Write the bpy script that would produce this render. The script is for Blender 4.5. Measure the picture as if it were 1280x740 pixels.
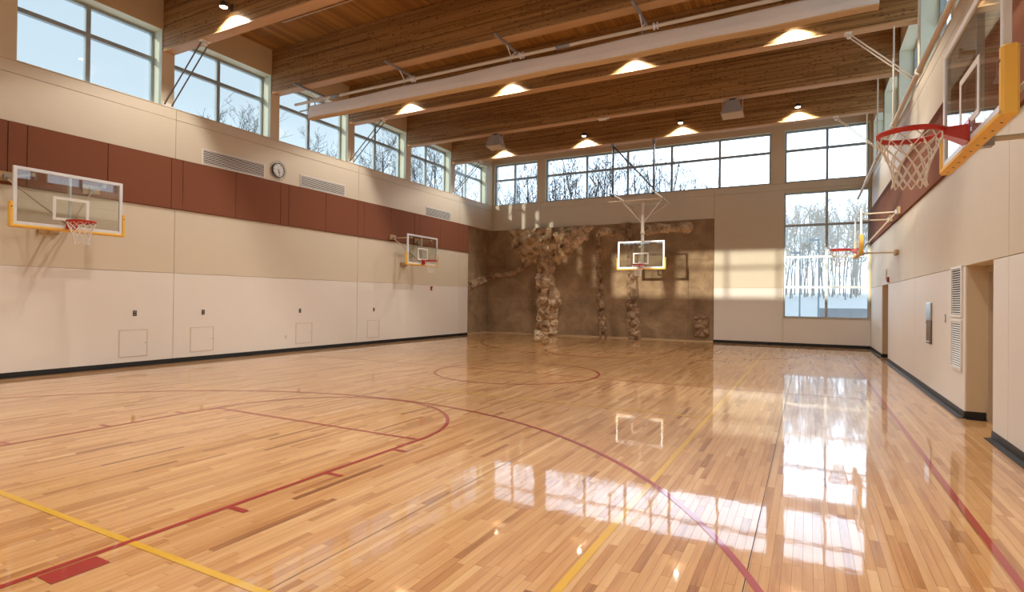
import bpy, math, random
from mathutils import Vector, Matrix, noise

for o in list(bpy.data.objects):
    bpy.data.objects.remove(o, do_unlink=True)
scene = bpy.context.scene
COL = scene.collection
random.seed(7)

# ------------------------------------------------------------------ camera
F_PX, YAW, PITCH, ROLL, CAM_H = 697.2, 0.48816, 0.00642, 0.01115, 1.6274
cam_d = bpy.data.cameras.new('camera')
cam_d.sensor_fit = 'HORIZONTAL'
cam_d.sensor_width = 36.0
cam_d.lens = F_PX / 1280 * 36.0
cam_d.clip_start, cam_d.clip_end = 0.05, 600
cam = bpy.data.objects.new('camera', cam_d)
COL.objects.link(cam)
fw = Vector((-math.sin(YAW) * math.cos(PITCH), math.cos(YAW) * math.cos(PITCH), math.sin(PITCH)))
rt = Vector((math.cos(YAW), math.sin(YAW), 0))
up = rt.cross(fw)
r2 = rt * math.cos(ROLL) + up * math.sin(ROLL)
u2 = -rt * math.sin(ROLL) + up * math.cos(ROLL)
cam.matrix_world = Matrix(((r2.x, u2.x, -fw.x, 0), (r2.y, u2.y, -fw.y, 0), (r2.z, u2.z, -fw.z, CAM_H), (0, 0, 0, 1)))
scene.camera = cam

# ------------------------------------------------------------------ sky, sun, exposure
world = bpy.data.worlds.new('winter_sky')
scene.world = world
world.use_nodes = True
wn, wl = world.node_tree.nodes, world.node_tree.links
wn.clear()
w_out = wn.new('ShaderNodeOutputWorld')
w_bg = wn.new('ShaderNodeBackground')
w_tc = wn.new('ShaderNodeTexCoord')
w_sep = wn.new('ShaderNodeSeparateXYZ')
w_ramp = wn.new('ShaderNodeValToRGB')
wl.new(w_tc.outputs['Generated'], w_sep.inputs[0])
wl.new(w_sep.outputs['Z'], w_ramp.inputs[0])
w_haze = wn.new('ShaderNodeValToRGB')      # bright white haze bank on the side away from the sun
wl.new(w_sep.outputs['Z'], w_haze.inputs[0])
w_map = wn.new('ShaderNodeMapRange')
w_map.interpolation_type = 'SMOOTHSTEP'
w_map.inputs['From Min'].default_value = 0.76
w_map.inputs['From Max'].default_value = 0.93
wl.new(w_sep.outputs['Y'], w_map.inputs['Value'])
w_mix = wn.new('ShaderNodeMix')
w_mix.data_type = 'RGBA'
wl.new(w_map.outputs['Result'], w_mix.inputs['Factor'])
wl.new(w_ramp.outputs[0], w_mix.inputs['A'])
wl.new(w_haze.outputs[0], w_mix.inputs['B'])
wl.new(w_mix.outputs['Result'], w_bg.inputs[0])
hz = w_haze.color_ramp
hz.elements[0].position, hz.elements[0].color = 0.0, (1.35, 1.55, 1.85, 1)
hz.elements[1].position, hz.elements[1].color = 0.8, (0.6, 0.68, 0.8, 1)
e = hz.elements.new(0.42)
e.color = (1.30, 1.52, 1.85, 1)
wl.new(w_bg.outputs[0], w_out.inputs[0])
w_bg.inputs[1].default_value = 3.0
cr = w_ramp.color_ramp           # pale haze at the horizon, clear blue higher up
cr.elements[0].position = 0.0
cr.elements[0].color = (0.62, 0.68, 0.75, 1)
cr.elements[1].position = 1.0
cr.elements[1].color = (0.22, 0.29, 0.37, 1)
for pos, c in ((0.12, (0.55, 0.62, 0.70)), (0.22, (0.30, 0.36, 0.415)), (0.30, (0.25, 0.298, 0.340)), (0.40, (0.235, 0.285, 0.332)), (0.6, (0.23, 0.285, 0.345))):
    e = cr.elements.new(pos)
    e.color = (*c, 1)

sun_d = bpy.data.lights.new('sun', 'SUN')
sun_d.energy = 4.0
sun_d.angle = 0.012
sun_d.color = (1.0, 0.90, 0.74)
sun = bpy.data.objects.new('sun', sun_d)
COL.objects.link(sun)
sun.location = (-8, -30, 12)
SUN_DIR = Vector((0.235, 1.0, -0.175)).normalized()
sun.rotation_euler = SUN_DIR.to_track_quat('-Z', 'Y').to_euler()
LAMP_W = 440.0

vs = scene.view_settings
vs.view_transform = 'Standard'
vs.look = 'None'
vs.gamma = 1.0
vs.use_curve_mapping = False
vs.exposure = 0.0

# ------------------------------------------------------------------ room measures (metres)
XL, XR, YB, YF = -13.67, 1.986, 23.63, -1.60
ZC, ZBEAM = 8.72, 7.47
Z_E, Z_B0, Z_B1, Z_J, Z_S = 2.179, 3.742, 4.972, 5.922, 6.171      # panel joints and window sill
Z_WT = 8.00                                                         # left window head
BEAM_Y = [1.69 + 3.055 * k for k in range(7)]                       # camera side faces: 1.69 .. 20.02
BEAM_W = 0.27
CX, YMID = -5.778, 11.159


# ------------------------------------------------------------------ mesh helpers
WLOC = {}


class MB:
    def __init__(self):
        self.v, self.f, self.smooth = [], [], []

    def add(self, vs_, fs, smooth=False):
        b = len(self.v)
        self.v += [tuple(p) for p in vs_]
        self.f += [tuple(i + b for i in q) for q in fs]
        self.smooth += [smooth] * len(fs)
        return self

    def box(self, x0, x1, y0, y1, z0, z1, bev=0.0):
        if x1 < x0: x0, x1 = x1, x0
        if y1 < y0: y0, y1 = y1, y0
        if z1 < z0: z0, z1 = z1, z0
        if bev <= 0:
            vs_ = [(x, y, z) for z in (z0, z1) for y in (y0, y1) for x in (x0, x1)]
            return self.add(vs_, [(0, 2, 3, 1), (4, 5, 7, 6), (0, 1, 5, 4), (2, 6, 7, 3), (0, 4, 6, 2), (1, 3, 7, 5)])
        b = min(bev, (x1 - x0) / 2.01, (y1 - y0) / 2.01, (z1 - z0) / 2.01)
        vs_, idx = [], {}
        for ix, sx in enumerate((x0, x1)):
            for iy, sy in enumerate((y0, y1)):
                for iz, sz in enumerate((z0, z1)):
                    dx, dy, dz = (b if ix == 0 else -b), (b if iy == 0 else -b), (b if iz == 0 else -b)
                    for a, p in enumerate(((sx, sy + dy, sz + dz), (sx + dx, sy, sz + dz), (sx + dx, sy + dy, sz))):
                        idx[ix, iy, iz, a] = len(vs_)
                        vs_.append(p)
        fs = []
        for s in (0, 1):
            fx = [idx[s, 0, 0, 0], idx[s, 1, 0, 0], idx[s, 1, 1, 0], idx[s, 0, 1, 0]]
            fy = [idx[0, s, 0, 1], idx[1, s, 0, 1], idx[1, s, 1, 1], idx[0, s, 1, 1]]
            fz = [idx[0, 0, s, 2], idx[1, 0, s, 2], idx[1, 1, s, 2], idx[0, 1, s, 2]]
            fs += [fx if s else fx[::-1], fy[::-1] if s else fy, fz if s else fz[::-1]]
        for s in (0, 1):
            for t in (0, 1):
                q = [idx[s, t, 0, 0], idx[s, t, 0, 1], idx[s, t, 1, 1], idx[s, t, 1, 0]]
                fs.append(q if s != t else q[::-1])
                q = [idx[s, 0, t, 0], idx[s, 0, t, 2], idx[s, 1, t, 2], idx[s, 1, t, 0]]
                fs.append(q[::-1] if s != t else q)
                q = [idx[0, s, t, 1], idx[0, s, t, 2], idx[1, s, t, 2], idx[1, s, t, 1]]
                fs.append(q if s != t else q[::-1])
                for w in (0, 1):
                    tri = [idx[s, t, w, 0], idx[s, t, w, 1], idx[s, t, w, 2]]
                    fs.append(tri if (s + t + w) % 2 == 1 else tri[::-1])
        return self.add(vs_, fs)

    def tube(self, p0, p1, r, n=8, r1=None, caps=True):
        return self.path([p0, p1], [r, r if r1 is None else r1], n, caps)

    def path(self, pts, rad, n=8, caps=True):
        pts = [Vector(p) for p in pts]
        if not isinstance(rad, (list, tuple)): rad = [rad] * len(pts)
        t0 = (pts[1] - pts[0]).normalized()
        ref = Vector((0, 0, 1)) if abs(t0.z) < 0.9 else Vector((1, 0, 0))
        nrm = t0.cross(ref).normalized()
        vs_, fs = [], []
        for i, p in enumerate(pts):
            a = pts[max(i - 1, 0)]
            b = pts[min(i + 1, len(pts) - 1)]
            t = (b - a).normalized()
            nrm = (nrm - t * nrm.dot(t)).normalized()
            bi = t.cross(nrm)
            for k in range(n):
                an = 2 * math.pi * k / n
                vs_.append(p + (nrm * math.cos(an) + bi * math.sin(an)) * rad[i])
        for i in range(len(pts) - 1):
            for k in range(n):
                k2 = (k + 1) % n
                fs.append((i * n + k, i * n + k2, (i + 1) * n + k2, (i + 1) * n + k))
        self.add(vs_, fs, True)
        if caps:
            m = len(pts) - 1
            self.add(vs_[:n], [tuple(range(n))[::-1]])
            self.add(vs_[m * n:], [tuple(range(n))])
        return self

    def lathe(self, prof, c, n=24, axis='z'):
        vs_, fs = [], []
        for r, h in prof:
            for k in range(n):
                a = 2 * math.pi * k / n
                if axis == 'z':
                    vs_.append((c[0] + r * math.cos(a), c[1] + r * math.sin(a), c[2] + h))
                elif axis == 'x':
                    vs_.append((c[0] + h, c[1] + r * math.cos(a), c[2] + r * math.sin(a)))
                else:
                    vs_.append((c[0] + r * math.sin(a), c[1] + h, c[2] + r * math.cos(a)))
        for i in range(len(prof) - 1):
            for k in range(n):
                k2 = (k + 1) % n
                fs.append((i * n + k, i * n + k2, (i + 1) * n + k2, (i + 1) * n + k))
        return self.add(vs_, fs, True)

    def prism(self, poly, a, axis, h0, h1):
        """polygon of 2D points extruded along axis from h0 to h1"""
        n = len(poly)
        def mk(p, h):
            if axis == 'x': return (h, p[0], p[1])
            if axis == 'y': return (p[0], h, p[1])
            return (p[0], p[1], h)
        vs_ = [mk(p, h0) for p in poly] + [mk(p, h1) for p in poly]
        fs = [tuple(range(n))[::-1], tuple(range(n, 2 * n))]
        fs += [(i, (i + 1) % n, n + (i + 1) % n, n + i) for i in range(n)]
        return self.add(vs_, fs)

    def build(self, name, mat, parent=None, kind=None, label=None, tone=None):
        xs = list(zip(*self.v))
        c = Vector([(min(a) + max(a)) / 2 for a in xs])
        me = bpy.data.meshes.new(name)
        me.from_pydata([tuple(Vector(p) - c) for p in self.v], [], self.f)
        me.polygons.foreach_set('use_smooth', self.smooth)
        me.materials.append(mat)
        if tone is not None:
            at = me.attributes.new('tone', 'FLOAT', 'FACE')
            at.data.foreach_set('value', tone)
        me.update()
        o = bpy.data.objects.new(name, me)
        COL.objects.link(o)
        WLOC[o] = c
        if parent is not None:
            o.parent = parent
            o.location = c - WLOC[parent]
        else:
            o.location = c
        if kind: o['kind'] = kind
        if label: o['label'] = label
        return o


def tag(o, label=None, cat=None, group=None, kind=None):
    if label: o['label'] = label
    if cat: o['category'] = cat
    if group: o['group'] = group
    if kind: o['kind'] = kind
    return o


def thing(name, label, cat, loc=(0, 0, 0), group=None, kind=None):
    o = bpy.data.objects.new(name, None)
    COL.objects.link(o)
    o.empty_display_size = 0.1
    o.location = loc
    WLOC[o] = Vector(loc)
    return tag(o, label, cat, group, kind)


def copy_tree(o, parent=None):
    c = o.copy()
    COL.objects.link(c)
    c.parent = parent
    for ch in [x for x in COL.objects if x.parent == o]:
        copy_tree(ch, c)
    return c


# ------------------------------------------------------------------ materials
def new_mat(name):
    m = bpy.data.materials.new(name)
    m.use_nodes = True
    nt = m.node_tree
    nt.nodes.clear()
    out = nt.nodes.new('ShaderNodeOutputMaterial')
    bs = nt.nodes.new('ShaderNodeBsdfPrincipled')
    nt.links.new(bs.outputs[0], out.inputs[0])
    return m, nt, bs, out


def plain(name, col, rough=0.5, metal=0.0, var=0.06, scale=6.0, bump=0.0, bscale=60.0, coat=0.0, stretch=(1, 1, 1)):
    m, nt, bs, out = new_mat(name)
    geo = nt.nodes.new('ShaderNodeTexCoord')
    mp = nt.nodes.new('ShaderNodeMapping')
    mp.inputs['Scale'].default_value = stretch
    nt.links.new(geo.outputs['Object'], mp.inputs[0])
    nz = nt.nodes.new('ShaderNodeTexNoise')
    nz.inputs['Scale'].default_value = scale
    nz.inputs['Detail'].default_value = 4
    nt.links.new(mp.outputs[0], nz.inputs['Vector'])
    mx = nt.nodes.new('ShaderNodeMix')
    mx.data_type = 'RGBA'
    nt.links.new(nz.outputs['Fac'], mx.inputs['Factor'])
    mx.inputs['A'].default_value = (*[c * (1 - var) for c in col], 1)
    mx.inputs['B'].default_value = (*[min(1, c * (1 + var)) for c in col], 1)
    nt.links.new(mx.outputs['Result'], bs.inputs['Base Color'])
    bs.inputs['Roughness'].default_value = rough
    bs.inputs['Metallic'].default_value = metal
    bs.inputs['Coat Weight'].default_value = coat
    if bump > 0:
        n2 = nt.nodes.new('ShaderNodeTexNoise')
        n2.inputs['Scale'].default_value = bscale
        n2.inputs['Detail'].default_value = 3
        nt.links.new(geo.outputs['Object'], n2.inputs['Vector'])
        bp = nt.nodes.new('ShaderNodeBump')
        bp.inputs['Strength'].default_value = bump
        bp.inputs['Distance'].default_value = 0.01
        nt.links.new(n2.outputs['Fac'], bp.inputs['Height'])
        nt.links.new(bp.outputs[0], bs.inputs['Normal'])
    return m


def ramp(nt, stops):
    r = nt.nodes.new('ShaderNodeValToRGB')
    r.color_ramp.elements[0].position, r.color_ramp.elements[0].color = stops[0][0], (*stops[0][1], 1)
    r.color_ramp.elements[1].position, r.color_ramp.elements[1].color = stops[-1][0], (*stops[-1][1], 1)
    for p, c in stops[1:-1]:
        e = r.color_ramp.elements.new(p)
        e.color = (*c, 1)
    return r


def math_node(nt, op, a=None, b=None):
    n = nt.nodes.new('ShaderNodeMath')
    n.operation = op
    for i, x in enumerate((a, b)):
        if x is None: continue
        if isinstance(x, (int, float)): n.inputs[i].default_value = x
        else: nt.links.new(x, n.inputs[i])
    return n.outputs[0]


def mat_floor():
    m, nt, bs, out = new_mat('maple_floor')
    at = nt.nodes.new('ShaderNodeAttribute')
    at.attribute_name = 'tone'
    geo = nt.nodes.new('ShaderNodeNewGeometry')
    mp = nt.nodes.new('ShaderNodeMapping')
    mp.inputs['Scale'].default_value = (26, 1.6, 1)
    nt.links.new(geo.outputs['Position'], mp.inputs[0])
    off = nt.nodes.new('ShaderNodeVectorMath')
    off.operation = 'ADD'
    cmb = nt.nodes.new('ShaderNodeCombineXYZ')
    nt.links.new(math_node(nt, 'MULTIPLY', at.outputs['Fac'], 90.0), cmb.inputs[2])
    nt.links.new(mp.outputs[0], off.inputs[0])
    nt.links.new(cmb.outputs[0], off.inputs[1])
    nz = nt.nodes.new('ShaderNodeTexNoise')
    nz.inputs['Scale'].default_value = 1.0
    nz.inputs['Detail'].default_value = 5
    nz.inputs['Roughness'].default_value = 0.6
    nt.links.new(off.outputs[0], nz.inputs['Vector'])
    # tone + grain
    g = math_node(nt, 'MULTIPLY', math_node(nt, 'SUBTRACT', nz.outputs['Fac'], 0.5), 0.75)
    t = math_node(nt, 'ADD', at.outputs['Fac'], g)
    r = ramp(nt, [(0.0, (0.25, 0.09, 0.026)), (0.22, (0.44, 0.195, 0.062)), (0.5, (0.59, 0.305, 0.115)), (0.8, (0.69, 0.40, 0.175)), (1.0, (0.76, 0.48, 0.245))])
    nt.links.new(t, r.inputs[0])
    nt.links.new(r.outputs[0], bs.inputs['Base Color'])
    bs.inputs['Roughness'].default_value = 0.32
    bs.inputs['Specular IOR Level'].default_value = 0.2
    bs.inputs['Coat Weight'].default_value = 1.0
    bs.inputs['Coat IOR'].default_value = 1.36
    bs.inputs['Coat Roughness'].default_value = 0.035
    # faint waviness of the varnish
    n2 = nt.nodes.new('ShaderNodeTexNoise')
    n2.inputs['Scale'].default_value = 9
    n2.inputs['Detail'].default_value = 2
    nt.links.new(geo.outputs['Position'], n2.inputs['Vector'])
    bp = nt.nodes.new('ShaderNodeBump')
    bp.inputs['Strength'].default_value = 0.025
    bp.inputs['Distance'].default_value = 0.01
    nt.links.new(n2.outputs['Fac'], bp.inputs['Height'])
    nt.links.new(bp.outputs[0], bs.inputs['Coat Normal'])
    return m


def mat_paint_line(name, col):
    m = plain(name, col, 0.3, 0, 0.05, 3)
    bs = m.node_tree.nodes['Principled BSDF']
    bs.inputs['Coat Weight'].default_value = 1
    bs.inputs['Coat IOR'].default_value = 1.36
    bs.inputs['Coat Roughness'].default_value = 0.035
    return m


def mat_glulam():
    m, nt, bs, out = new_mat('glulam_timber')
    geo = nt.nodes.new('ShaderNodeNewGeometry')
    sep = nt.nodes.new('ShaderNodeSeparateXYZ')
    nt.links.new(geo.outputs['Position'], sep.inputs[0])
    lam = math_node(nt, 'FLOOR', math_node(nt, 'DIVIDE', math_node(nt, 'SUBTRACT', sep.outputs['Z'], ZBEAM), 0.0385))
    # boards inside a lamella
    wn0 = nt.nodes.new('ShaderNodeTexWhiteNoise')
    wn0.noise_dimensions = '1D'
    nt.links.new(lam, wn0.inputs['W'])
    seg = math_node(nt, 'FLOOR', math_node(nt, 'ADD', math_node(nt, 'DIVIDE', sep.outputs['X'], 3.1), math_node(nt, 'MULTIPLY', wn0.outputs['Value'], 7.0)))
    c2 = nt.nodes.new('ShaderNodeCombineXYZ')
    nt.links.new(lam, c2.inputs[0])
    nt.links.new(seg, c2.inputs[1])
    nt.links.new(math_node(nt, 'FLOOR', math_node(nt, 'DIVIDE', sep.outputs['Y'], 1.5)), c2.inputs[2])
    wn1 = nt.nodes.new('ShaderNodeTexWhiteNoise')
    nt.links.new(c2.outputs[0], wn1.inputs['Vector'])
    mp = nt.nodes.new('ShaderNodeMapping')
    mp.inputs['Scale'].default_value = (1.3, 10, 46)
    nt.links.new(geo.outputs['Position'], mp.inputs[0])
    nz = nt.nodes.new('ShaderNodeTexNoise')
    nz.inputs['Scale'].default_value = 1.0
    nz.inputs['Detail'].default_value = 5
    nt.links.new(mp.outputs[0], nz.inputs['Vector'])
    t = math_node(nt, 'ADD', math_node(nt, 'MULTIPLY', wn1.outputs['Value'], 0.5), math_node(nt, 'MULTIPLY', nz.outputs['Fac'], 0.6))
    r = ramp(nt, [(0.15, (0.13, 0.062, 0.020)), (0.5, (0.29, 0.155, 0.053)), (0.9, (0.45, 0.265, 0.108))])
    nt.links.new(t, r.inputs[0])
    # knots
    mk = nt.nodes.new('ShaderNodeMapping')
    mk.inputs['Scale'].default_value = (7.5, 8, 24)
    nt.links.new(geo.outputs['Position'], mk.inputs[0])
    vo = nt.nodes.new('ShaderNodeTexVoronoi')
    vo.inputs['Scale'].default_value = 1.0
    nt.links.new(mk.outputs[0], vo.inputs['Vector'])
    wn2 = nt.nodes.new('ShaderNodeSeparateColor')
    nt.links.new(vo.outputs['Color'], wn2.inputs[0])
    size = math_node(nt, 'MULTIPLY', wn2.outputs[0], 0.36)
    kn = math_node(nt, 'LESS_THAN', vo.outputs['Distance'], size)
    kn = math_node(nt, 'MULTIPLY', kn, 0.72)
    mx = nt.nodes.new('ShaderNodeMix')
    mx.data_type = 'RGBA'
    nt.links.new(kn, mx.inputs['Factor'])
    nt.links.new(r.outputs[0], mx.inputs['A'])
    mx.inputs['B'].default_value = (0.07, 0.03, 0.014, 1)
    nt.links.new(mx.outputs['Result'], bs.inputs['Base Color'])
    bs.inputs['Roughness'].default_value = 0.5
    return m


def mat_deck():
    m, nt, bs, out = new_mat('cedar_deck')
    at = nt.nodes.new('ShaderNodeAttribute')
    at.attribute_name = 'tone'
    geo = nt.nodes.new('ShaderNodeNewGeometry')
    mp = nt.nodes.new('ShaderNodeMapping')
    mp.inputs['Scale'].default_value = (22, 1.2, 1)
    nt.links.new(geo.outputs['Position'], mp.inputs[0])
    nz = nt.nodes.new('ShaderNodeTexNoise')
    nz.inputs['Scale'].default_value = 1
    nz.inputs['Detail'].default_value = 4
    nt.links.new(mp.outputs[0], nz.inputs['Vector'])
    t = math_node(nt, 'ADD', math_node(nt, 'MULTIPLY', at.outputs['Fac'], 0.7), math_node(nt, 'MULTIPLY', nz.outputs['Fac'], 0.4))
    r = ramp(nt, [(0.1, (0.22, 0.098, 0.024)), (0.6, (0.34, 0.168, 0.042)), (1.0, (0.45, 0.24, 0.066))])
    nt.links.new(t, r.inputs[0])
    nt.links.new(r.outputs[0], bs.inputs['Base Color'])
    bs.inputs['Roughness'].default_value = 0.4
    return m


def mat_rock(name, stops, scale, bump, bscale, rough=0.85):
    m, nt, bs, out = new_mat(name)
    geo = nt.nodes.new('ShaderNodeNewGeometry')
    nz = nt.nodes.new('ShaderNodeTexNoise')
    nz.inputs['Scale'].default_value = scale
    nz.inputs['Detail'].default_value = 8
    nz.inputs['Roughness'].default_value = 0.65
    nz.inputs['Distortion'].default_value = 0.4
    nt.links.new(geo.outputs['Position'], nz.inputs['Vector'])
    r = ramp(nt, stops)
    nt.links.new(nz.outputs['Fac'], r.inputs[0])
    nt.links.new(r.outputs[0], bs.inputs['Base Color'])
    bs.inputs['Roughness'].default_value = rough
    n2 = nt.nodes.new('ShaderNodeTexNoise')
    n2.inputs['Scale'].default_value = bscale
    n2.inputs['Detail'].default_value = 6
    nt.links.new(geo.outputs['Position'], n2.inputs['Vector'])
    bp = nt.nodes.new('ShaderNodeBump')
    bp.inputs['Strength'].default_value = bump
    bp.inputs['Distance'].default_value = 0.05
    nt.links.new(n2.outputs['Fac'], bp.inputs['Height'])
    nt.links.new(bp.outputs[0], bs.inputs['Normal'])
    return m


def mat_glass(name, tint, refl):
    m, nt, bs, out = new_mat(name)
    nt.nodes.remove(bs)
    tr = nt.nodes.new('ShaderNodeBsdfTransparent')
    tr.inputs[0].default_value = (*tint, 1)
    gl = nt.nodes.new('ShaderNodeBsdfGlossy')
    gl.inputs['Roughness'].default_value = 0.0
    lw = nt.nodes.new('ShaderNodeLayerWeight')
    lw.inputs['Blend'].default_value = 0.5
    f5 = math_node(nt, 'MULTIPLY', math_node(nt, 'POWER', lw.outputs['Facing'], 5.0), 1.0 - refl)
    mx = nt.nodes.new('ShaderNodeMixShader')
    nt.links.new(math_node(nt, 'ADD', f5, refl), mx.inputs[0])
    nt.links.new(tr.outputs[0], mx.inputs[1])
    nt.links.new(gl.outputs[0], mx.inputs[2])
    nt.links.new(mx.outputs[0], out.inputs[0])
    return m


def mat_emit(name, col, s):
    m, nt, bs, out = new_mat(name)
    bs.inputs['Base Color'].default_value = (*col, 1)
    bs.inputs['Emission Color'].default_value = (*col, 1)
    bs.inputs['Emission Strength'].default_value = s
    return m


M = {}
M['floor'] = mat_floor()
M['subfloor'] = plain('dark_subfloor', (0.10, 0.05, 0.02), 0.8)
M['red_line'] = mat_paint_line('red_court_paint', (0.37, 0.009, 0.005))
M['yellow_line'] = mat_paint_line('yellow_court_paint', (0.74, 0.41, 0.008))
M['beam'] = mat_glulam()
M['deck'] = mat_deck()
M['soffit'] = plain('floor_lit_lamination', (0.50, 0.31, 0.15), 0.45, 0, 0.12, 2.0, stretch=(0.5, 20, 20))  # paler flat-grain wood, with floor bounce light put into the colour
M['cream'] = plain('cream_wall_panel', (0.65, 0.57, 0.45), 0.55, 0, 0.025, 2.0, 0.04, 90)
M['white_panel'] = plain('off_white_wall_panel', (0.77, 0.72, 0.67), 0.5, 0, 0.025, 2.0, 0.04, 90)
M['substrate'] = plain('wall_backing', (0.30, 0.245, 0.17), 0.8)
M['cream_paint'] = plain('cream_paint', (0.65, 0.54, 0.385), 0.6, 0, 0.03, 2.0)
M['acoustic'] = plain('rust_acoustic_fabric', (0.205, 0.068, 0.032), 0.95, 0, 0.16, 70, 0.35, 220)
M['reveal'] = plain('green_lit_reveal', (0.69, 0.77, 0.65), 0.5, 0, 0.02)  # white paint; green daylight through the glass put into the colour
M['frame'] = plain('anodised_window_frame', (0.36, 0.42, 0.45), 0.4, 0.3, 0.04)
M['frame_light'] = plain('pale_aluminium_frame', (0.42, 0.46, 0.48), 0.4, 0.5, 0.04)
M['glass'] = mat_glass('window_glass', (0.95, 0.98, 0.98), 0.03)
M['board_glass'] = mat_glass('backboard_glass', (0.92, 0.95, 0.94), 0.12)
M['base'] = plain('black_rubber_base', (0.008, 0.008, 0.009), 0.45, 0, 0.1, 8)
M['alu'] = plain('satin_aluminium', (0.78, 0.81, 0.86), 0.4, 0.15, 0.04)
M['white_metal'] = plain('white_enamel', (0.78, 0.76, 0.72), 0.4, 0.0, 0.03)
M['white'] = plain('white_paint', (0.82, 0.81, 0.79), 0.5, 0, 0.02)
M['grey_metal'] = plain('grey_steel', (0.33, 0.33, 0.34), 0.4, 0.6, 0.06)
M['dark_metal'] = plain('dark_steel', (0.07, 0.07, 0.075), 0.45, 0.5, 0.1)
M['rod_steel'] = plain('dull_rod_steel', (0.12, 0.115, 0.11), 0.5, 0.3)
M['steel_tube'] = plain('tan_enamel_tube', (0.60, 0.50, 0.38), 0.4, 0.1, 0.05)
M['white_tube'] = plain('cream_enamel_tube', (0.72, 0.66, 0.56), 0.4, 0.05, 0.04)
M['red'] = plain('red_rim_enamel', (0.52, 0.022, 0.014), 0.35, 0, 0.05, coat=0.3)
M['pad'] = plain('yellow_pad', (0.86, 0.52, 0.09), 0.55, 0, 0.04, 10)
M['net'] = plain('white_net_cord', (0.88, 0.85, 0.81), 0.8, 0, 0.08, 40)
M['wood_block'] = plain('wooden_mounting_block', (0.42, 0.27, 0.14), 0.6, 0, 0.15, 12)
M['curtain'] = plain('white_vinyl_curtain', (0.88, 0.83, 0.78), 0.5, 0, 0.05, 3, stretch=(1, 6, 6))
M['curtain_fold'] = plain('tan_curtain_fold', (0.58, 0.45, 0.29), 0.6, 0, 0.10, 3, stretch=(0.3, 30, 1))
M['lamp'] = mat_emit('lamp_lens', (1.0, 0.84, 0.58), 40)
M['dark_plate'] = plain('dark_bronze_plate', (0.055, 0.045, 0.035), 0.5, 0.3)
M['stainless'] = plain('stainless_steel', (0.55, 0.57, 0.58), 0.25, 0.9, 0.05)
M['bronze_steel'] = plain('brown_steel', (0.20, 0.14, 0.09), 0.35, 0.5, 0.08)
M['alarm_red'] = plain('alarm_red', (0.40, 0.015, 0.015), 0.4)
M['concrete'] = mat_rock('brown_stained_concrete', [(0.25, (0.15, 0.088, 0.044)), (0.5, (0.31, 0.205, 0.118)), (0.72, (0.47, 0.33, 0.20))], 1.1, 0.35, 9)
M['rock'] = mat_rock('sculpted_rock', [(0.32, (0.11, 0.060, 0.032)), (0.46, (0.47, 0.32, 0.19)), (0.62, (0.78, 0.61, 0.42))], 2.6, 0.8, 12)
M['rock_dark'] = mat_rock('brown_sculpted_rock', [(0.32, (0.09, 0.05, 0.028)), (0.5, (0.33, 0.21, 0.125)), (0.68, (0.55, 0.40, 0.265))], 3.0, 0.8, 14)
M['kick'] = plain('pale_wood_kick', (0.58, 0.42, 0.25), 0.5, 0, 0.1, 5)
M['snow'] = plain('snow', (0.94, 0.93, 0.91), 0.8, 0, 0.04, 0.5)
M['road'] = plain('wet_asphalt', (0.06, 0.075, 0.09), 0.5, 0, 0.25, 0.4)
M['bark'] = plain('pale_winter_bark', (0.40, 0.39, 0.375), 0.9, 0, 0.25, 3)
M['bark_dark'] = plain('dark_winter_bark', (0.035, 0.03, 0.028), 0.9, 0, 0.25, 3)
M['post'] = plain('blue_grey_post', (0.30, 0.38, 0.46), 0.5, 0.2)
M['door'] = plain('door_paint', (0.52, 0.42, 0.31), 0.5, 0, 0.03)
M['clock_face'] = plain('clock_face', (0.85, 0.85, 0.83), 0.5, 0, 0.02)
M['speaker_grey'] = plain('speaker_grey', (0.36, 0.345, 0.33), 0.5)
M['speaker_grille'] = plain('speaker_grille', (0.50, 0.47, 0.43), 0.7, 0, 0.2, 120)
M['black'] = plain('black_print', (0.01, 0.01, 0.01), 0.6)

# ================================================================== FLOOR
floor = MB().box(XL - 0.45, XR + 0.6, YF, YB + 0.1, -0.15, -0.004).build('floor', M['subfloor'])
tag(floor, 'varnished maple strip floor with red and yellow court lines', 'floor', kind='structure')
SW = 0.0572
GAP = 0.0007
planks = []
x = XL - 0.42
rnd = random.Random(11)
while x < XR + 0.5:
    y = YF - rnd.random() * 0.9
    while y < YB + 0.05:
        ln = rnd.choice((0.35, 0.5, 0.65, 0.8, 0.95, 1.1)) * (0.85 + 0.3 * rnd.random())
        y1 = min(y + ln, YB + 0.05)
        y0 = max(y, YF)
        if y1 > y0 + 0.02:
            planks.append((x, x + SW, y0, y1))
        y += ln
    x += SW


def cam_uv(p):
    d = Vector(p) - Vector((0, 0, CAM_H))
    z = d.dot(fw)
    if z <= 0.05: return None
    return 640 + F_PX * d.dot(r2) / z, 370 - F_PX * d.dot(u2) / z


near = []
for i, (a, b, c, d) in enumerate(planks):
    q = cam_uv(((a + b) / 2, (c + d) / 2, 0))
    if q and -10 < q[0] < 1290 and -10 < q[1] < 755:
        near.append((((a + b) / 2) ** 2 + ((c + d) / 2) ** 2, i))
near_set = {i for _, i in sorted(near)[:300]}


def plank_tone():
    t = rnd.gauss(0.55, 0.14)
    if rnd.random() < 0.08: t -= 0.25
    return max(0.05, min(0.95, t))


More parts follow.
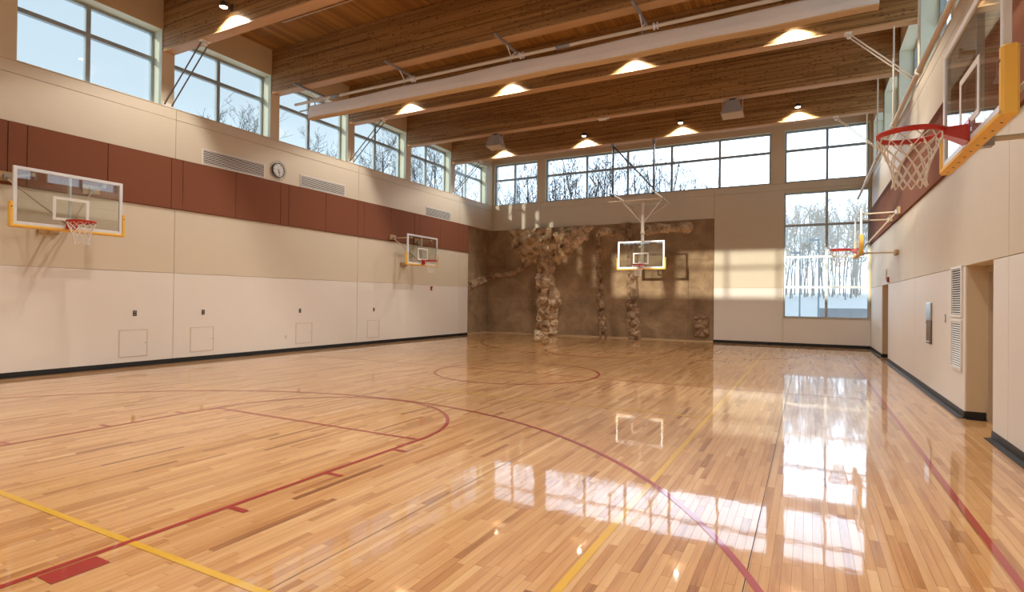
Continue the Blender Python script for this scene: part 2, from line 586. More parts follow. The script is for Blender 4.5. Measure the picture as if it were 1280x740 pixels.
far = MB()
far_tone = []
for i, (a, b, c, d) in enumerate(planks):
    t = plank_tone()
    tx = rnd.gauss(0, 0.0009) * SW / 2
    ty = rnd.gauss(0, 0.0004) * (d - c) / 2
    g = GAP
    zz = (-tx - ty, tx - ty, tx + ty, -tx + ty)
    if i in near_set:
        m = MB()
        co = [(a + g, c + g), (b - g, c + g), (b - g, d - g), (a + g, d - g)]
        m.add([(px, py, zz[k]) for k, (px, py) in enumerate(co)] + [(px, py, -0.02) for px, py in co],
              [(0, 1, 2, 3), (0, 4, 5, 1), (1, 5, 6, 2), (2, 6, 7, 3), (3, 7, 4, 0)])
        m.build('plank', M['floor'], floor, tone=[t] * 5)
    else:
        far.add([(a + g, c + g, zz[0]), (b - g, c + g, zz[1]), (b - g, d - g, zz[2]), (a + g, d - g, zz[3])], [(0, 1, 2, 3)])
        far_tone.append(t)
far.build('planks', M['floor'], floor, kind='stuff', tone=far_tone)


# ---- court lines: painted strips
LZ = 0.0028


def line_rect(name, x0, x1, y0, y1, mat, z=LZ):
    MB().add([(x0, y0, z), (x1, y0, z), (x1, y1, z), (x0, y1, z)], [(0, 1, 2, 3)]).build(name, mat, floor)


def line_arc(name, cx, cy, r, a0, a1, mat, w=0.05, n=96, z=LZ + 0.0003):
    v, f = [], []
    for i in range(n + 1):
        a = math.radians(a0 + (a1 - a0) * i / n)
        for rr in (r - w / 2, r + w / 2):
            v.append((cx + rr * math.cos(a), cy + rr * math.sin(a), z))
    for i in range(n):
        f.append((2 * i, 2 * i + 1, 2 * i + 3, 2 * i + 2))
    MB().add(v, f).build(name, mat, floor)


RL, YL = M['red_line'], M['yellow_line']
Y0c, Y1c = -0.60, 22.92
line_rect('sideline', 1.08, 1.13, Y0c, Y1c, RL)
line_rect('baseline', -12.66, 1.08, Y1c - 0.05, Y1c, RL)
line_rect('midcourt_line', -12.66, 1.08, YMID - 0.025, YMID + 0.025, RL)
line_arc('centre_circle', CX, YMID, 1.83, 0, 360, RL)
for s, yb, yft in ((1, Y0c, 5.192), (-1, Y1c, 2 * YMID - 5.192)):
    a, b = sorted((yb, yft))
    line_rect('lane_line', -3.972, -3.922, a, b, RL)
    line_rect('lane_line', -7.646, -7.596, a, b, RL)
    line_rect('free_throw_line', -7.596, -3.972, yft - 0.025, yft + 0.025, RL, LZ - 0.0003)
    line_arc('free_throw_arc', CX, yft, 1.835, 0 if s > 0 else 180, 180 if s > 0 else 360, RL)
    ry = yb + s * 1.62
    a0 = 12 if s > 0 else 192
    line_arc('three_point_arc', CX, ry, 6.05, (-14 if s > 0 else 166), (194 if s > 0 else 374), RL, n=140)
    for yy in (2.80, 3.78, 4.72):
        y2 = yy if s > 0 else 2 * YMID - yy
        line_rect('lane_mark', -3.922, -3.74, y2 - 0.027, y2 + 0.027, RL, LZ + 0.0002)
        line_rect('lane_mark', -7.83, -7.646, y2 - 0.027, y2 + 0.027, RL, LZ + 0.0002)
    y2, y3 = (1.57, 1.87) if s > 0 else (2 * YMID - 1.87, 2 * YMID - 1.57)
    line_rect('lane_block', -3.905, -3.74, y2, y3, RL, LZ + 0.0002)
    line_rect('lane_block', -7.83, -7.663, y2, y3, RL, LZ + 0.0002)
line_rect('floor_seam', -0.318, -0.312, YF, YB - 0.1, M['black'], 0.0018)
line_rect('floor_seam', -2.638, -2.634, YF, YB - 0.1, M['black'], 0.0018)
line_rect('volleyball_sideline', -1.258, -1.204, 2.06, 20.2, YL, LZ - 0.0005)
line_rect('volleyball_end_line', -10.3, -1.258, 2.06, 2.112, YL, LZ - 0.0005)
line_rect('volleyball_attack_line', -6.6, -1.258, 8.168, 8.22, YL, LZ - 0.0005)

# ================================================================== CEILING + BEAMS
ceil = MB().box(XL - 0.5, XR + 0.5, YF - 0.5, YB + 0.5, ZC + 0.02, ZC + 0.3).build('ceiling', M['subfloor'])
tag(ceil, 'cedar plank ceiling deck between the timber beams', 'ceiling', kind='structure')
dk = MB()
dt = []
x = XL
PW = 0.09
rnd2 = random.Random(5)
edges = [YF] + [b + BEAM_W / 2 for b in BEAM_Y] + [YB]
while x < XR:
    for k in range(len(edges) - 1):
        x1 = min(x + PW - 0.006, XR)
        dk.add([(x, edges[k], ZC), (x1, edges[k], ZC), (x1, edges[k + 1] - 0.004, ZC), (x, edges[k + 1] - 0.004, ZC)], [(3, 2, 1, 0)])
        dt.append(rnd2.random())
        # groove side
    x += PW
dk.build('deck_planks', M['deck'], ceil, kind='stuff', tone=dt)

beam_labels = {
    0: 'glulam timber ceiling beam with downlights, at the end away from the rock wall',
    1: 'plain glulam timber ceiling beam above the near free-throw lane',
    2: 'glulam timber ceiling beam with downlights, next one before the folded divider curtain',
    3: 'glulam timber ceiling beam directly above the folded divider curtain',
    4: 'glulam timber ceiling beam with downlights just behind the folded divider curtain',
    5: 'glulam timber ceiling beam with two loudspeakers hanging under it',
    6: 'glulam timber ceiling beam with downlights carrying the far hoop frame',
}
for k, by in enumerate(BEAM_Y):
    o = MB().box(XL + 0.002, XR - 0.002, by, by + BEAM_W, ZBEAM + 0.03, ZC - 0.002, 0.012).build('ceiling_beam', M['beam'])
    tag(o, beam_labels[k], 'beam', 'glulam roof beams')
    MB().box(XL + 0.002, XR - 0.002, by - 0.0005, by + BEAM_W + 0.0005, ZBEAM - 0.001, ZBEAM + 0.034, 0.008).build('lit_bottom_lamination', M['soffit'], o)  # lowest layer, coloured as if lit from the floor

# ================================================================== WALLS
TH = 0.42
LWIN = [(5.02 + 3.055 * k, 7.79 + 3.055 * k) for k in range(-2, 6)]
BWIN = [(-13.60, -11.27), (-10.86, -1.29), (-0.83, 1.93)]
ZBT = 8.19


def wall_with_windows_x(name, x0, x1, wins, zt, label, mat, y_end=YB, recess=()):
    m = MB()
    yy = YF - 0.4
    ys = [yy]
    if not recess:
        m.box(x0, x1, yy, y_end + 0.4, -0.1, Z_S)
    else:
        y = yy
        for a, b in recess:
            m.box(x0, x1, y, a, -0.1, Z_E)
            y = b
        m.box(x0, x1, y, y_end + 0.4, -0.1, Z_E)
        m.box(x0, x1, yy, y_end + 0.4, Z_E, Z_S)
    m.box(x0, x1, yy, y_end + 0.4, zt, ZC + 0.02)
    y = yy
    for a, b in wins:
        m.box(x0, x1, y, a, Z_S, zt)
        y = b
    m.box(x0, x1, y, y_end + 0.4, Z_S, zt)
    o = m.build(name, mat)
    return tag(o, label, 'wall', kind='structure')


PT = 0.025    # panel thickness
STONE_Y0 = 21.45
# left wall: backing; the climbing wall sits in a recess beyond STONE_Y0
mL = MB()
yy0 = YF - 0.4
mL.box(XL - TH, XL - PT, yy0, STONE_Y0, -0.1, Z_S)
mL.box(XL - TH, XL - 0.32, STONE_Y0, YB + 0.4, -0.1, 4.98)
mL.box(XL - TH, XL - PT, STONE_Y0, YB + 0.4, 4.98, Z_S)
mL.box(XL - TH, XL, yy0, YB + 0.4, Z_WT, ZC + 0.02)
y = yy0
for a, b in LWIN:
    mL.box(XL - TH, XL, y, a, Z_S, Z_WT)
    y = b
mL.box(XL - TH, XL, y, YB + 0.4, Z_S, Z_WT)
wall_left = mL.build('wall_left', M['cream_paint'])
tag(wall_left, 'long cream panelled wall with clock and two side hoops', 'wall', kind='structure')

REC = [(8.73, 10.085), (18.81, 20.25)]
wall_right = wall_with_windows_x('wall_right', XR + PT, XR + TH, LWIN, Z_WT, 'cream panelled wall with two recessed doorways', M['cream_paint'], recess=REC)

# back wall
mB = MB()
bx0, bx1 = XL - 0.32, XR + PT
BIG = (-0.84, 1.94, 1.045, 5.80)
mB.box(bx0, -3.36, YB + 0.06, YB + TH, -0.1, 4.98)
mB.box(bx0, -3.36, YB + PT, YB + TH, 4.98, Z_S)
mB.box(-3.36, BIG[0], YB + PT, YB + TH, -0.1, Z_S)
mB.box(BIG[0], BIG[1], YB + PT, YB + TH, -0.1, BIG[2])
mB.box(BIG[0], BIG[1], YB + PT, YB + TH, BIG[3], Z_S)
mB.box(BIG[1], bx1, YB + PT, YB + TH, -0.1, Z_S)
mB.box(bx0, bx1, YB, YB + TH, ZBT, ZC + 0.02)
x = bx0
for a, b in BWIN:
    mB.box(x, a, YB, YB + TH, Z_S, ZBT)
    x = b
mB.box(x, bx1, YB, YB + TH, Z_S, ZBT)
wall_back = mB.build('wall_back', M['cream_paint'])
tag(wall_back, 'cream end wall with ribbon windows, picture window and climbing wall', 'wall', kind='structure')
# front wall (behind the camera)
mF = MB()
mF.box(bx0, bx1, YF - TH, YF, -0.1, Z_S)
mF.box(bx0, bx1, YF - TH, YF, ZBT, ZC + 0.02)
x = bx0
for a, b in BWIN:
    mF.box(x, a, YF - TH, YF, Z_S, ZBT)
    x = b
mF.box(x, bx1, YF - TH, YF, Z_S, ZBT)
wall_front = mF.build('wall_front', M['cream_paint'])
tag(wall_front, 'cream end wall opposite the climbing wall', 'wall', kind='structure')

G2 = 0.004
BV = 0.004


def panel_x(wall, x_face, sgn, ya, yb, za, zb, mat, name='wall_panel', t=PT, proud=0.0):
    """panel on a wall facing +X (sgn=1) or -X (sgn=-1)"""
    xi = x_face - sgn * (t + 0.0)
    xo = x_face + sgn * proud
    MB().box(xi, xo, ya + G2, yb - G2, za + G2, zb - G2, BV).build(name, mat, wall)


def split(a, b, cuts):
    pts = [a] + [c for c in cuts if a + 0.02 < c < b - 0.02] + [b]
    return list(zip(pts[:-1], pts[1:]))


VJ = [1.87, 8.143, 14.415, 20.70]
for ya, yb in split(YF, STONE_Y0, VJ):
    panel_x(wall_left, XL, 1, ya, yb, 0.0, Z_E, M['white_panel'])
    panel_x(wall_left, XL, 1, ya, yb, Z_E, Z_B0, M['cream'])
    MB().box(XL - PT, XL - 0.008, ya, yb, Z_B0 - 0.002, Z_B1 + 0.002).build('panel_backing', M['substrate'], wall_left)
for ya, yb in split(YF, YB, VJ):
    panel_x(wall_left, XL, 1, ya, yb, Z_B1, Z_J, M['cream'])
    panel_x(wall_left, XL, 1, ya, yb, Z_J, Z_S, M['cream'])
# rust acoustic panels
BJ = [-1.05, 0.35, 1.76, 2.06, 3.5, 4.898, 5.201, 6.639, 8.027, 8.306, 9.742, 11.193, 11.479, 12.921, 14.35, 14.662, 16.073, 17.478, 17.79, 19.21, 20.613, 20.90]
for ya, yb in split(YF, STONE_Y0, BJ):
    MB().box(XL - 0.006, XL + 0.045, ya + 0.005, yb - 0.005, Z_B0, Z_B1, 0.006).build('acoustic_panel', M['acoustic'], wall_left)
# right wall
for ya, yb in split(YF, YB, VJ):
    panel_x(wall_right, XR, -1, ya, yb, Z_E, Z_B0, M['cream'])
    panel_x(wall_right, XR, -1, ya, yb, Z_B1, Z_J, M['cream'])
    panel_x(wall_right, XR, -1, ya, yb, Z_J, Z_S, M['cream'])
    MB().box(XR + 0.008, XR + PT, ya, yb, Z_B0 - 0.002, Z_B1 + 0.002).build('panel_backing', M['substrate'], wall_right)
for ya, yb in ((YF, 1.87), (1.87, 8.143), (8.143, 8.73), (10.085, 14.415), (14.415, 18.81), (20.25, YB)):
    panel_x(wall_right, XR, -1, ya, yb, 0.0, Z_E, M['white_panel'])
for ya, yb in split(YF, YB - 0.02, BJ + [22.3]):
    MB().box(XR - 0.045, XR + 0.006, ya + 0.005, yb - 0.005, Z_B0, Z_B1, 0.006).build('acoustic_panel', M['acoustic'], wall_right)


def panel_y(xa, xb, za, zb, mat):
    MB().box(xa + G2, xb - G2, YB, YB + PT, za + G2, zb - G2, BV).build('wall_panel', mat, wall_back)


for xa, xb in split(XL, XR, [-11.1, -3.36]):
    panel_y(xa, xb, Z_J, Z_S, M['cream'])
for xa, xb in split(XL, -3.36, [-11.1]):
    panel_y(xa, xb, 4.98, Z_J, M['cream'])
panel_y(-3.36, BIG[0], Z_E, Z_J, M['cream'])
panel_y(-3.36, BIG[0], 0, Z_E, M['white_panel'])
panel_y(BIG[0], XR, 0, BIG[2] - 0.01, M['white_panel'])
panel_y(BIG[0], XR, BIG[3] + 0.005, Z_J, M['cream'])

# ------------------------------------------------------------------ windows
WN = [0]


def window(axis, face, sgn, a0, a1, z0, z1, vcuts, hcuts, depth, label, fw_=0.065, mat_f=None, reveal=True):
    """axis 'x': wall plane x=face, spans y; sgn = direction towards the outside"""
    WN[0] += 1
    mat_f = mat_f or M['frame']
    g = face + sgn * depth
    o_in = face + sgn * 0.0

    def bx(m, a, b, c, d, p, q, bev=0.0):
        if axis == 'x': m.box(p, q, a, b, c, d, bev)
        else: m.box(a, b, p, q, c, d, bev)
        return m
    rl = thing('window_%d' % WN[0], label, 'window', ((g, (a0 + a1) / 2, z0) if axis == 'x' else ((a0 + a1) / 2, g, z0)), kind='structure')
    t = 0.012
    if reveal:
        m = MB()
        e = face + sgn * 0.001
        bx(m, a0, a0 + t, z0, z1, e, g)
        bx(m, a1 - t, a1, z0, z1, e, g)
        bx(m, a0 + t, a1 - t, z1 - t, z1, e, g)
        m.build('reveal', M['reveal'], rl)
        m = MB()
        bx(m, a0 + t, a1 - t, z0, z0 + 0.02, face - sgn * 0.012, g)
        m.build('window_sill', M['cream_paint'], rl)
    d0, d1 = g - sgn * 0.02, g + sgn * 0.09
    z0i = z0 + (0.02 if reveal else 0)
    a0i, a1i, z1i = a0 + t, a1 - t, z1 - (t if reveal else 0)
    m = MB()
    bx(m, a0i, a0i + fw_, z0i, z1i, d0, d1)
    bx(m, a1i - fw_, a1i, z0i, z1i, d0, d1)
    bx(m, a0i + fw_, a1i - fw_, z1i - fw_, z1i, d0, d1)
    bx(m, a0i + fw_, a1i - fw_, z0i, z0i + fw_, d0, d1)
    m.build('window_frame', mat_f, rl)
    va = [a0i + fw_] + list(vcuts) + [a1i - fw_]
    ha = [z0i + fw_] + list(hcuts) + [z1i - fw_]
    h = 0.045
    for c in vcuts:
        bx(MB(), c - h, c + h, z0i + fw_, z1i - fw_, d0, d1).build('mullion', mat_f, rl)
    for i in range(len(va) - 1):
        pa = va[i] + (h if i > 0 else 0)
        pb = va[i + 1] - (h if i < len(va) - 2 else 0)
        for c in hcuts:
            bx(MB(), pa, pb, c - h, c + h, d0, d1).build('transom', mat_f, rl)
        for j in range(len(ha) - 1):
            qa = ha[j] + (h if j > 0 else 0)
            qb = ha[j + 1] - (h if j < len(ha) - 2 else 0)
            bx(MB(), pa, pb, qa, qb, g + sgn * 0.030, g + sgn * 0.036).build('pane', M['glass'], rl)
    return rl


ord_l = ['seventh', 'sixth', 'fifth', 'fourth', 'third', 'second', 'first']
for k, (a, b) in enumerate(LWIN):
    n_ = len(LWIN) - k
    pos = {1: 'in the corner above the climbing wall', 2: 'one bay from the climbing wall corner', 3: 'two bays from the climbing wall corner', 4: 'three bays from the climbing wall corner, behind the curtain end', 5: 'above the wall clock bay', 6: 'beyond the clock, above the near side hoop', 7: 'second from the end away from the rock wall', 8: 'at the end away from the rock wall'}[n_]
    window('x', XL, -1, a, b, Z_S, Z_WT, [(a + b) / 2 - 0.02], [7.33], 0.33, 'four-pane clerestory window over the clock wall, ' + pos)
for k, (a, b) in enumerate(LWIN):
    window('x', XR, 1, a, b, Z_S, Z_WT, [(a + b) / 2], [7.33], 0.33, 'four-pane clerestory window over the wall with doorways, bay %s from the rock wall end' % (['eight', 'seven', 'six', 'five', 'four', 'three', 'two', 'one'][k]))
bl = ['two-pane-wide clerestory window in the end wall corner above the climbing wall', 'long ribbon clerestory window above the climbing wall hoop', 'clerestory window directly above the tall picture window']
bc = [[-12.52], [-8.85, -6.97, -5.09, -3.19], [0.59]]
for k, (a, b) in enumerate(BWIN):
    window('y', YB, 1, a, b, Z_S, ZBT, bc[k], [7.43], 0.14, bl[k])
fl = ['clerestory window in the opposite end wall, clock wall side', 'long ribbon clerestory window in the opposite end wall', 'clerestory window in the opposite end wall, doorway side']
for k, (a, b) in enumerate(BWIN):
    window('y', YF, -1, a, b, Z_S, ZBT, bc[k], [7.43], 0.14, fl[k])
window('y', YB, 1, BIG[0], BIG[1], BIG[2], BIG[3], [0.59], [2.215, 3.35, 4.55], 0.06, 'tall picture window looking out on snow and bare trees', 0.05, M['frame_light'])

# ------------------------------------------------------------------ baseboards, doors
def baseboard(name, segs, label):
    m = MB()
    for kind, a, b, face, sgn in segs:
        prof = [(0, 0), (0.085, 0), (0.085, 0.004), (0.014, 0.012), (0.008, 0.10), (0, 0.10)]
        if kind == 'x':
            m.prism([(face + sgn * p, q + 0.002) for p, q in prof] if False else [(face + sgn * p, q) for p, q in prof], 0, 'y', a, b)
        else:
            pts = [(face + sgn * p, q + 0.0035) for p, q in prof]
            m.prism(pts, 0, 'x', a, b)
    o = m.build(name, M['base'])
    o.location.z += 0.0035
    return tag(o, label, 'baseboard', kind='structure')


baseboard('baseboard_left', [('x', YF, STONE_Y0, XL, 1)], 'black rubber cove base along the clock wall')
baseboard('baseboard_back', [('y', -3.36, XR - 0.01, YB, -1)], 'black rubber cove base under the picture window')
baseboard('baseboard_right', [('x', YF, 8.73, XR, -1), ('x', 10.085, 18.81, XR, -1), ('x', 20.25, YB - 0.1, XR, -1),
                              ('y', XR + 0.001, XR + 0.235, 10.085, -1), ('y', XR + 0.001, XR + 0.16, 20.25, -1)], 'black rubber cove base along the doorway wall')

for n_, (a, b) in enumerate(REC):
    d = thing('door_%d' % (n_ + 1), ['cream door set back in the recess beside the tall louvre', 'cream door set back in the recess near the picture window'][n_], 'door', (XR + 0.3, (a + b) / 2, 0), kind='structure')
    xf = XR + 0.24
    m = MB()
    m.box(xf, xf + 0.12, b - 0.06, b, 0, Z_E - 0.01)
    m.box(xf, xf + 0.12, a, a + 0.06, 0, Z_E - 0.01)
    m.box(xf, xf + 0.12, a + 0.06, b - 0.06, Z_E - 0.08, Z_E - 0.01)
    m.build('door_frame', M['bronze_steel'] if False else M['door'], d)
    leaf = MB().box(xf + 0.05, xf + 0.095, a + 0.065, b - 0.065, 0.008, Z_E - 0.085, 0.004).build('door_leaf', M['door'], d)
    MB().path([(xf + 0.05, a + 0.14, 1.0), (xf + 0.0, a + 0.14, 1.0), (xf + 0.0, a + 0.27, 1.0)], 0.01, 8).build('lever_handle', M['stainless'], leaf)

# ================================================================== CLIMBING WALL
cw = thing('climbing_wall', 'brown concrete climbing wall with sculpted rock tree and ribs', 'climbing wall', (-8.6, YB - 0.1, 0))
SX0, SX1, SZ = XL - 0.30, -3.365, 4.975
YS = YB - 0.02
for (za, zb) in ((0.055, 1.66), (1.66, 3.34), (3.34, SZ)):
    for xa, xb in split(SX0 + 0.02, SX1, [-11.45, -9.0, -6.55, -4.35]):
        MB().box(xa + 0.003, xb - 0.003, YS, YS + 0.06, za + 0.003, zb - 0.003, 0.004).build('concrete_panel', M['concrete'], cw)
    MB().box(SX0 - 0.01, SX0 + 0.02, STONE_Y0 + 0.01, YS - 0.003, za + 0.003, zb - 0.003, 0.004).build('concrete_panel', M['concrete'], cw)
MB().box(SX0 + 0.03, SX1, YS - 0.03, YS + 0.05, 0.001, 0.052, 0.006).build('kick_board', M['kick'], cw)
MB().box(SX0 - 0.01, SX0 + 0.035, STONE_Y0 + 0.02, YS - 0.035, 0.001, 0.052, 0.006).build('kick_board', M['kick'], cw)


def fbm(p, o=4):
    return noise.fractal(p, 1.0, 2.1, o)


def crag(p):
    """chiselled relief 0..1"""
    d = noise.voronoi(p)[0]
    return (d[1] - d[0])


def seg_dist(px, pz, path):
    """distance to polyline in units of its local radius; path = [(x,z,r)]"""
    best = 9
    for (x0, z0, r0), (x1, z1, r1) in zip(path[:-1], path[1:]):
        dx, dz = x1 - x0, z1 - z0
        t = max(0, min(1, ((px - x0) * dx + (pz - z0) * dz) / (dx * dx + dz * dz)))
        r = r0 + (r1 - r0) * t
        best = min(best, math.hypot(px - x0 - dx * t, pz - z0 - dz * t) / r)
    return best


def poly_in(px, pz, poly):
    """signed distance (positive inside) to polygon"""
    ins, dm = False, 1e9
    n = len(poly)
    for i in range(n):
        x0, z0 = poly[i]
        x1, z1 = poly[(i + 1) % n]
        if (z0 > pz) != (z1 > pz) and px < (x1 - x0) * (pz - z0) / (z1 - z0) + x0: ins = not ins
        dx, dz = x1 - x0, z1 - z0
        t = max(0, min(1, ((px - x0) * dx + (pz - z0) * dz) / (dx * dx + dz * dz)))
        dm = min(dm, math.hypot(px - x0 - dx * t, pz - z0 - dz * t))
    return dm if ins else -dm


def relief(name, x0, x1, z0, z1, step, hfun, mapf, label=None, mat='rock'):
    nx, nz = max(2, int((x1 - x0) / step)), max(2, int((z1 - z0) / step))
    H, V, Fc = {}, [], []
    for j in range(nz + 1):
        for i in range(nx + 1):
            px, pz = x0 + (x1 - x0) * i / nx, z0 + (z1 - z0) * j / nz
            jx = (fbm(Vector((px * 9, pz * 9, 3.3)), 2)) * step * 0.5
            h = hfun(px, pz)
            H[i, j] = h
            V.append(mapf(px + jx, h, pz))
    for j in range(nz):
        for i in range(nx):
            if max(H[i, j], H[i + 1, j], H[i, j + 1], H[i + 1, j + 1]) > -0.01:
                a = j * (nx + 1) + i
                Fc.append((a, a + 1, a + nx + 2, a + nx + 1))
    used = sorted({k for q in Fc for k in q})
    re = {k: n for n, k in enumerate(used)}
    m = MB()
    m.add([V[k] for k in used], [tuple(re[k] for k in q) for q in Fc], False)
    m.build(name, M[mat], cw, label=label)


back_map = lambda px, h, pz: (px, YS - h, pz)
left_map = lambda py, h, pz: (SX0 + 0.02 + h, py, pz)


def strip_h(path, depth, k=2.2, amp=0.5):
    def f(px, pz):
        wob = fbm(Vector((px * 3.1, pz * 3.1, 1.7)), 3) * 0.22
        d = seg_dist(px, pz, path) + wob
        if d > 1.02: return -0.06
        base = math.sqrt(max(0, 1 - d * d))
        n = fbm(Vector((px * k, pz * k, 0.2)), 5)
        c = crag(Vector((px * k * 1.4, pz * k * 1.1, 5.1)))
        return depth * base * (0.50 + amp * n + 0.85 * c) - 0.012
    return f


canopy = [(-12.65, 5.0), (-12.72, 4.5), (-12.2, 3.62), (-11.6, 3.36), (-11.2, 3.2), (-10.4, 3.2), (-9.65, 3.68), (-8.68, 4.4), (-8.55, 5.0)]


def canopy_h(px, pz):
    d = poly_in(px, pz, canopy) + 0.16 * fbm(Vector((px * 2.3, pz * 2.3, 8)), 3)
    d = min(d, 0.6) if pz > 4.7 else d
    if d < -0.02: return -0.06
    base = min(1, max(0, d) / 0.35) ** 0.5
    n = fbm(Vector((px * 1.5, pz * 1.5, 4.2)), 5)
    c = crag(Vector((px * 1.7, pz * 1.9, 2.2)))
    cut = 0.30 if abs(px + 10.42 + 0.15 * math.sin(pz * 5)) < 0.07 else 0
    return 0.52 * base * (0.42 + 0.50 * n + 0.95 * c) - cut * 0.6 - 0.012


relief('rock_canopy', -12.95, -8.4, 3.0, 4.97, 0.045, canopy_h, back_map, 'spreading crown of sculpted rock at the top of the wall')
relief('rock_trunk', -11.4, -9.95, 0.005, 3.5, 0.04, strip_h([(-10.78, 3.5, 0.46), (-10.76, 2.9, 0.44), (-10.70, 2.0, 0.50), (-10.62, 1.55, 0.60), (-10.66, 0.9, 0.54), (-10.72, 0.4, 0.56), (-10.78, -0.2, 0.62)], 0.48), back_map, 'thick sculpted rock trunk')
relief('rock_ridge', -13.95, -11.5, 2.35, 3.65, 0.035, strip_h([(-14.0, 2.62, 0.17), (-13.3, 2.80, 0.15), (-12.5, 2.88, 0.17), (-11.9, 3.25, 0.19), (-11.5, 3.5, 0.2)], 0.20, 3.2), back_map, 'diagonal rock ridge', 'rock_dark')
relief('rock_ridge', STONE_Y0 + 0.05, YS - 0.02, 1.8, 3.0, 0.035, strip_h([(21.3, 2.05, 0.20), (22.2, 2.28, 0.22), (23.0, 2.50, 0.19), (23.7, 2.62, 0.17)], 0.20, 3.2), left_map, 'diagonal rock ridge', 'rock_dark')
relief('rock_rib', -8.5, -7.7, 0.005, 4.75, 0.032, strip_h([(-8.16, 4.55, 0.10), (-8.24, 3.6, 0.12), (-8.2, 2.9, 0.15), (-8.12, 1.6, 0.17), (-8.02, 0.7, 0.18), (-7.93, -0.1, 0.19)], 0.17, 3.6), back_map, 'thin sculpted rock rib', 'rock_dark')
relief('rock_rib', -7.3, -6.2, 0.005, 4.97, 0.036, strip_h([(-7.0, 5.0, 0.24), (-6.82, 4.3, 0.22), (-6.70, 3.4, 0.25), (-6.70, 2.2, 0.26), (-6.66, 1.2, 0.28), (-6.56, -0.1, 0.30)], 0.24, 3.0), back_map, 'sculpted rock rib behind the hoop', 'rock_dark')
relief('rock_knob', -8.4, -7.2, 4.25, 4.97, 0.03, strip_h([(-8.2, 4.55, 0.16), (-7.95, 4.72, 0.17), (-7.6, 4.62, 0.20)], 0.22, 3.4), back_map)
relief('rock_knob', -6.3, -4.0, 4.3, 4.97, 0.032, strip_h([(-6.0, 4.68, 0.24), (-5.45, 4.70, 0.20), (-4.9, 4.66, 0.16), (-4.4, 4.68, 0.25)], 0.22, 3.2), back_map)


def patch_h(px, pz):
    d = min(px + 4.12, -3.52 - px, pz - 0.22, 1.02 - pz)
    if d < 0: return -0.06
    return 0.02 + 0.11 * crag(Vector((px * 5, pz * 5, 0))) + 0.05 * fbm(Vector((px * 4, pz * 4, 1)), 3)


relief('rock_patch', -4.14, -3.50, 0.20, 1.04, 0.03, patch_h, back_map, 'square patch of rough rock holds', 'rock_dark')

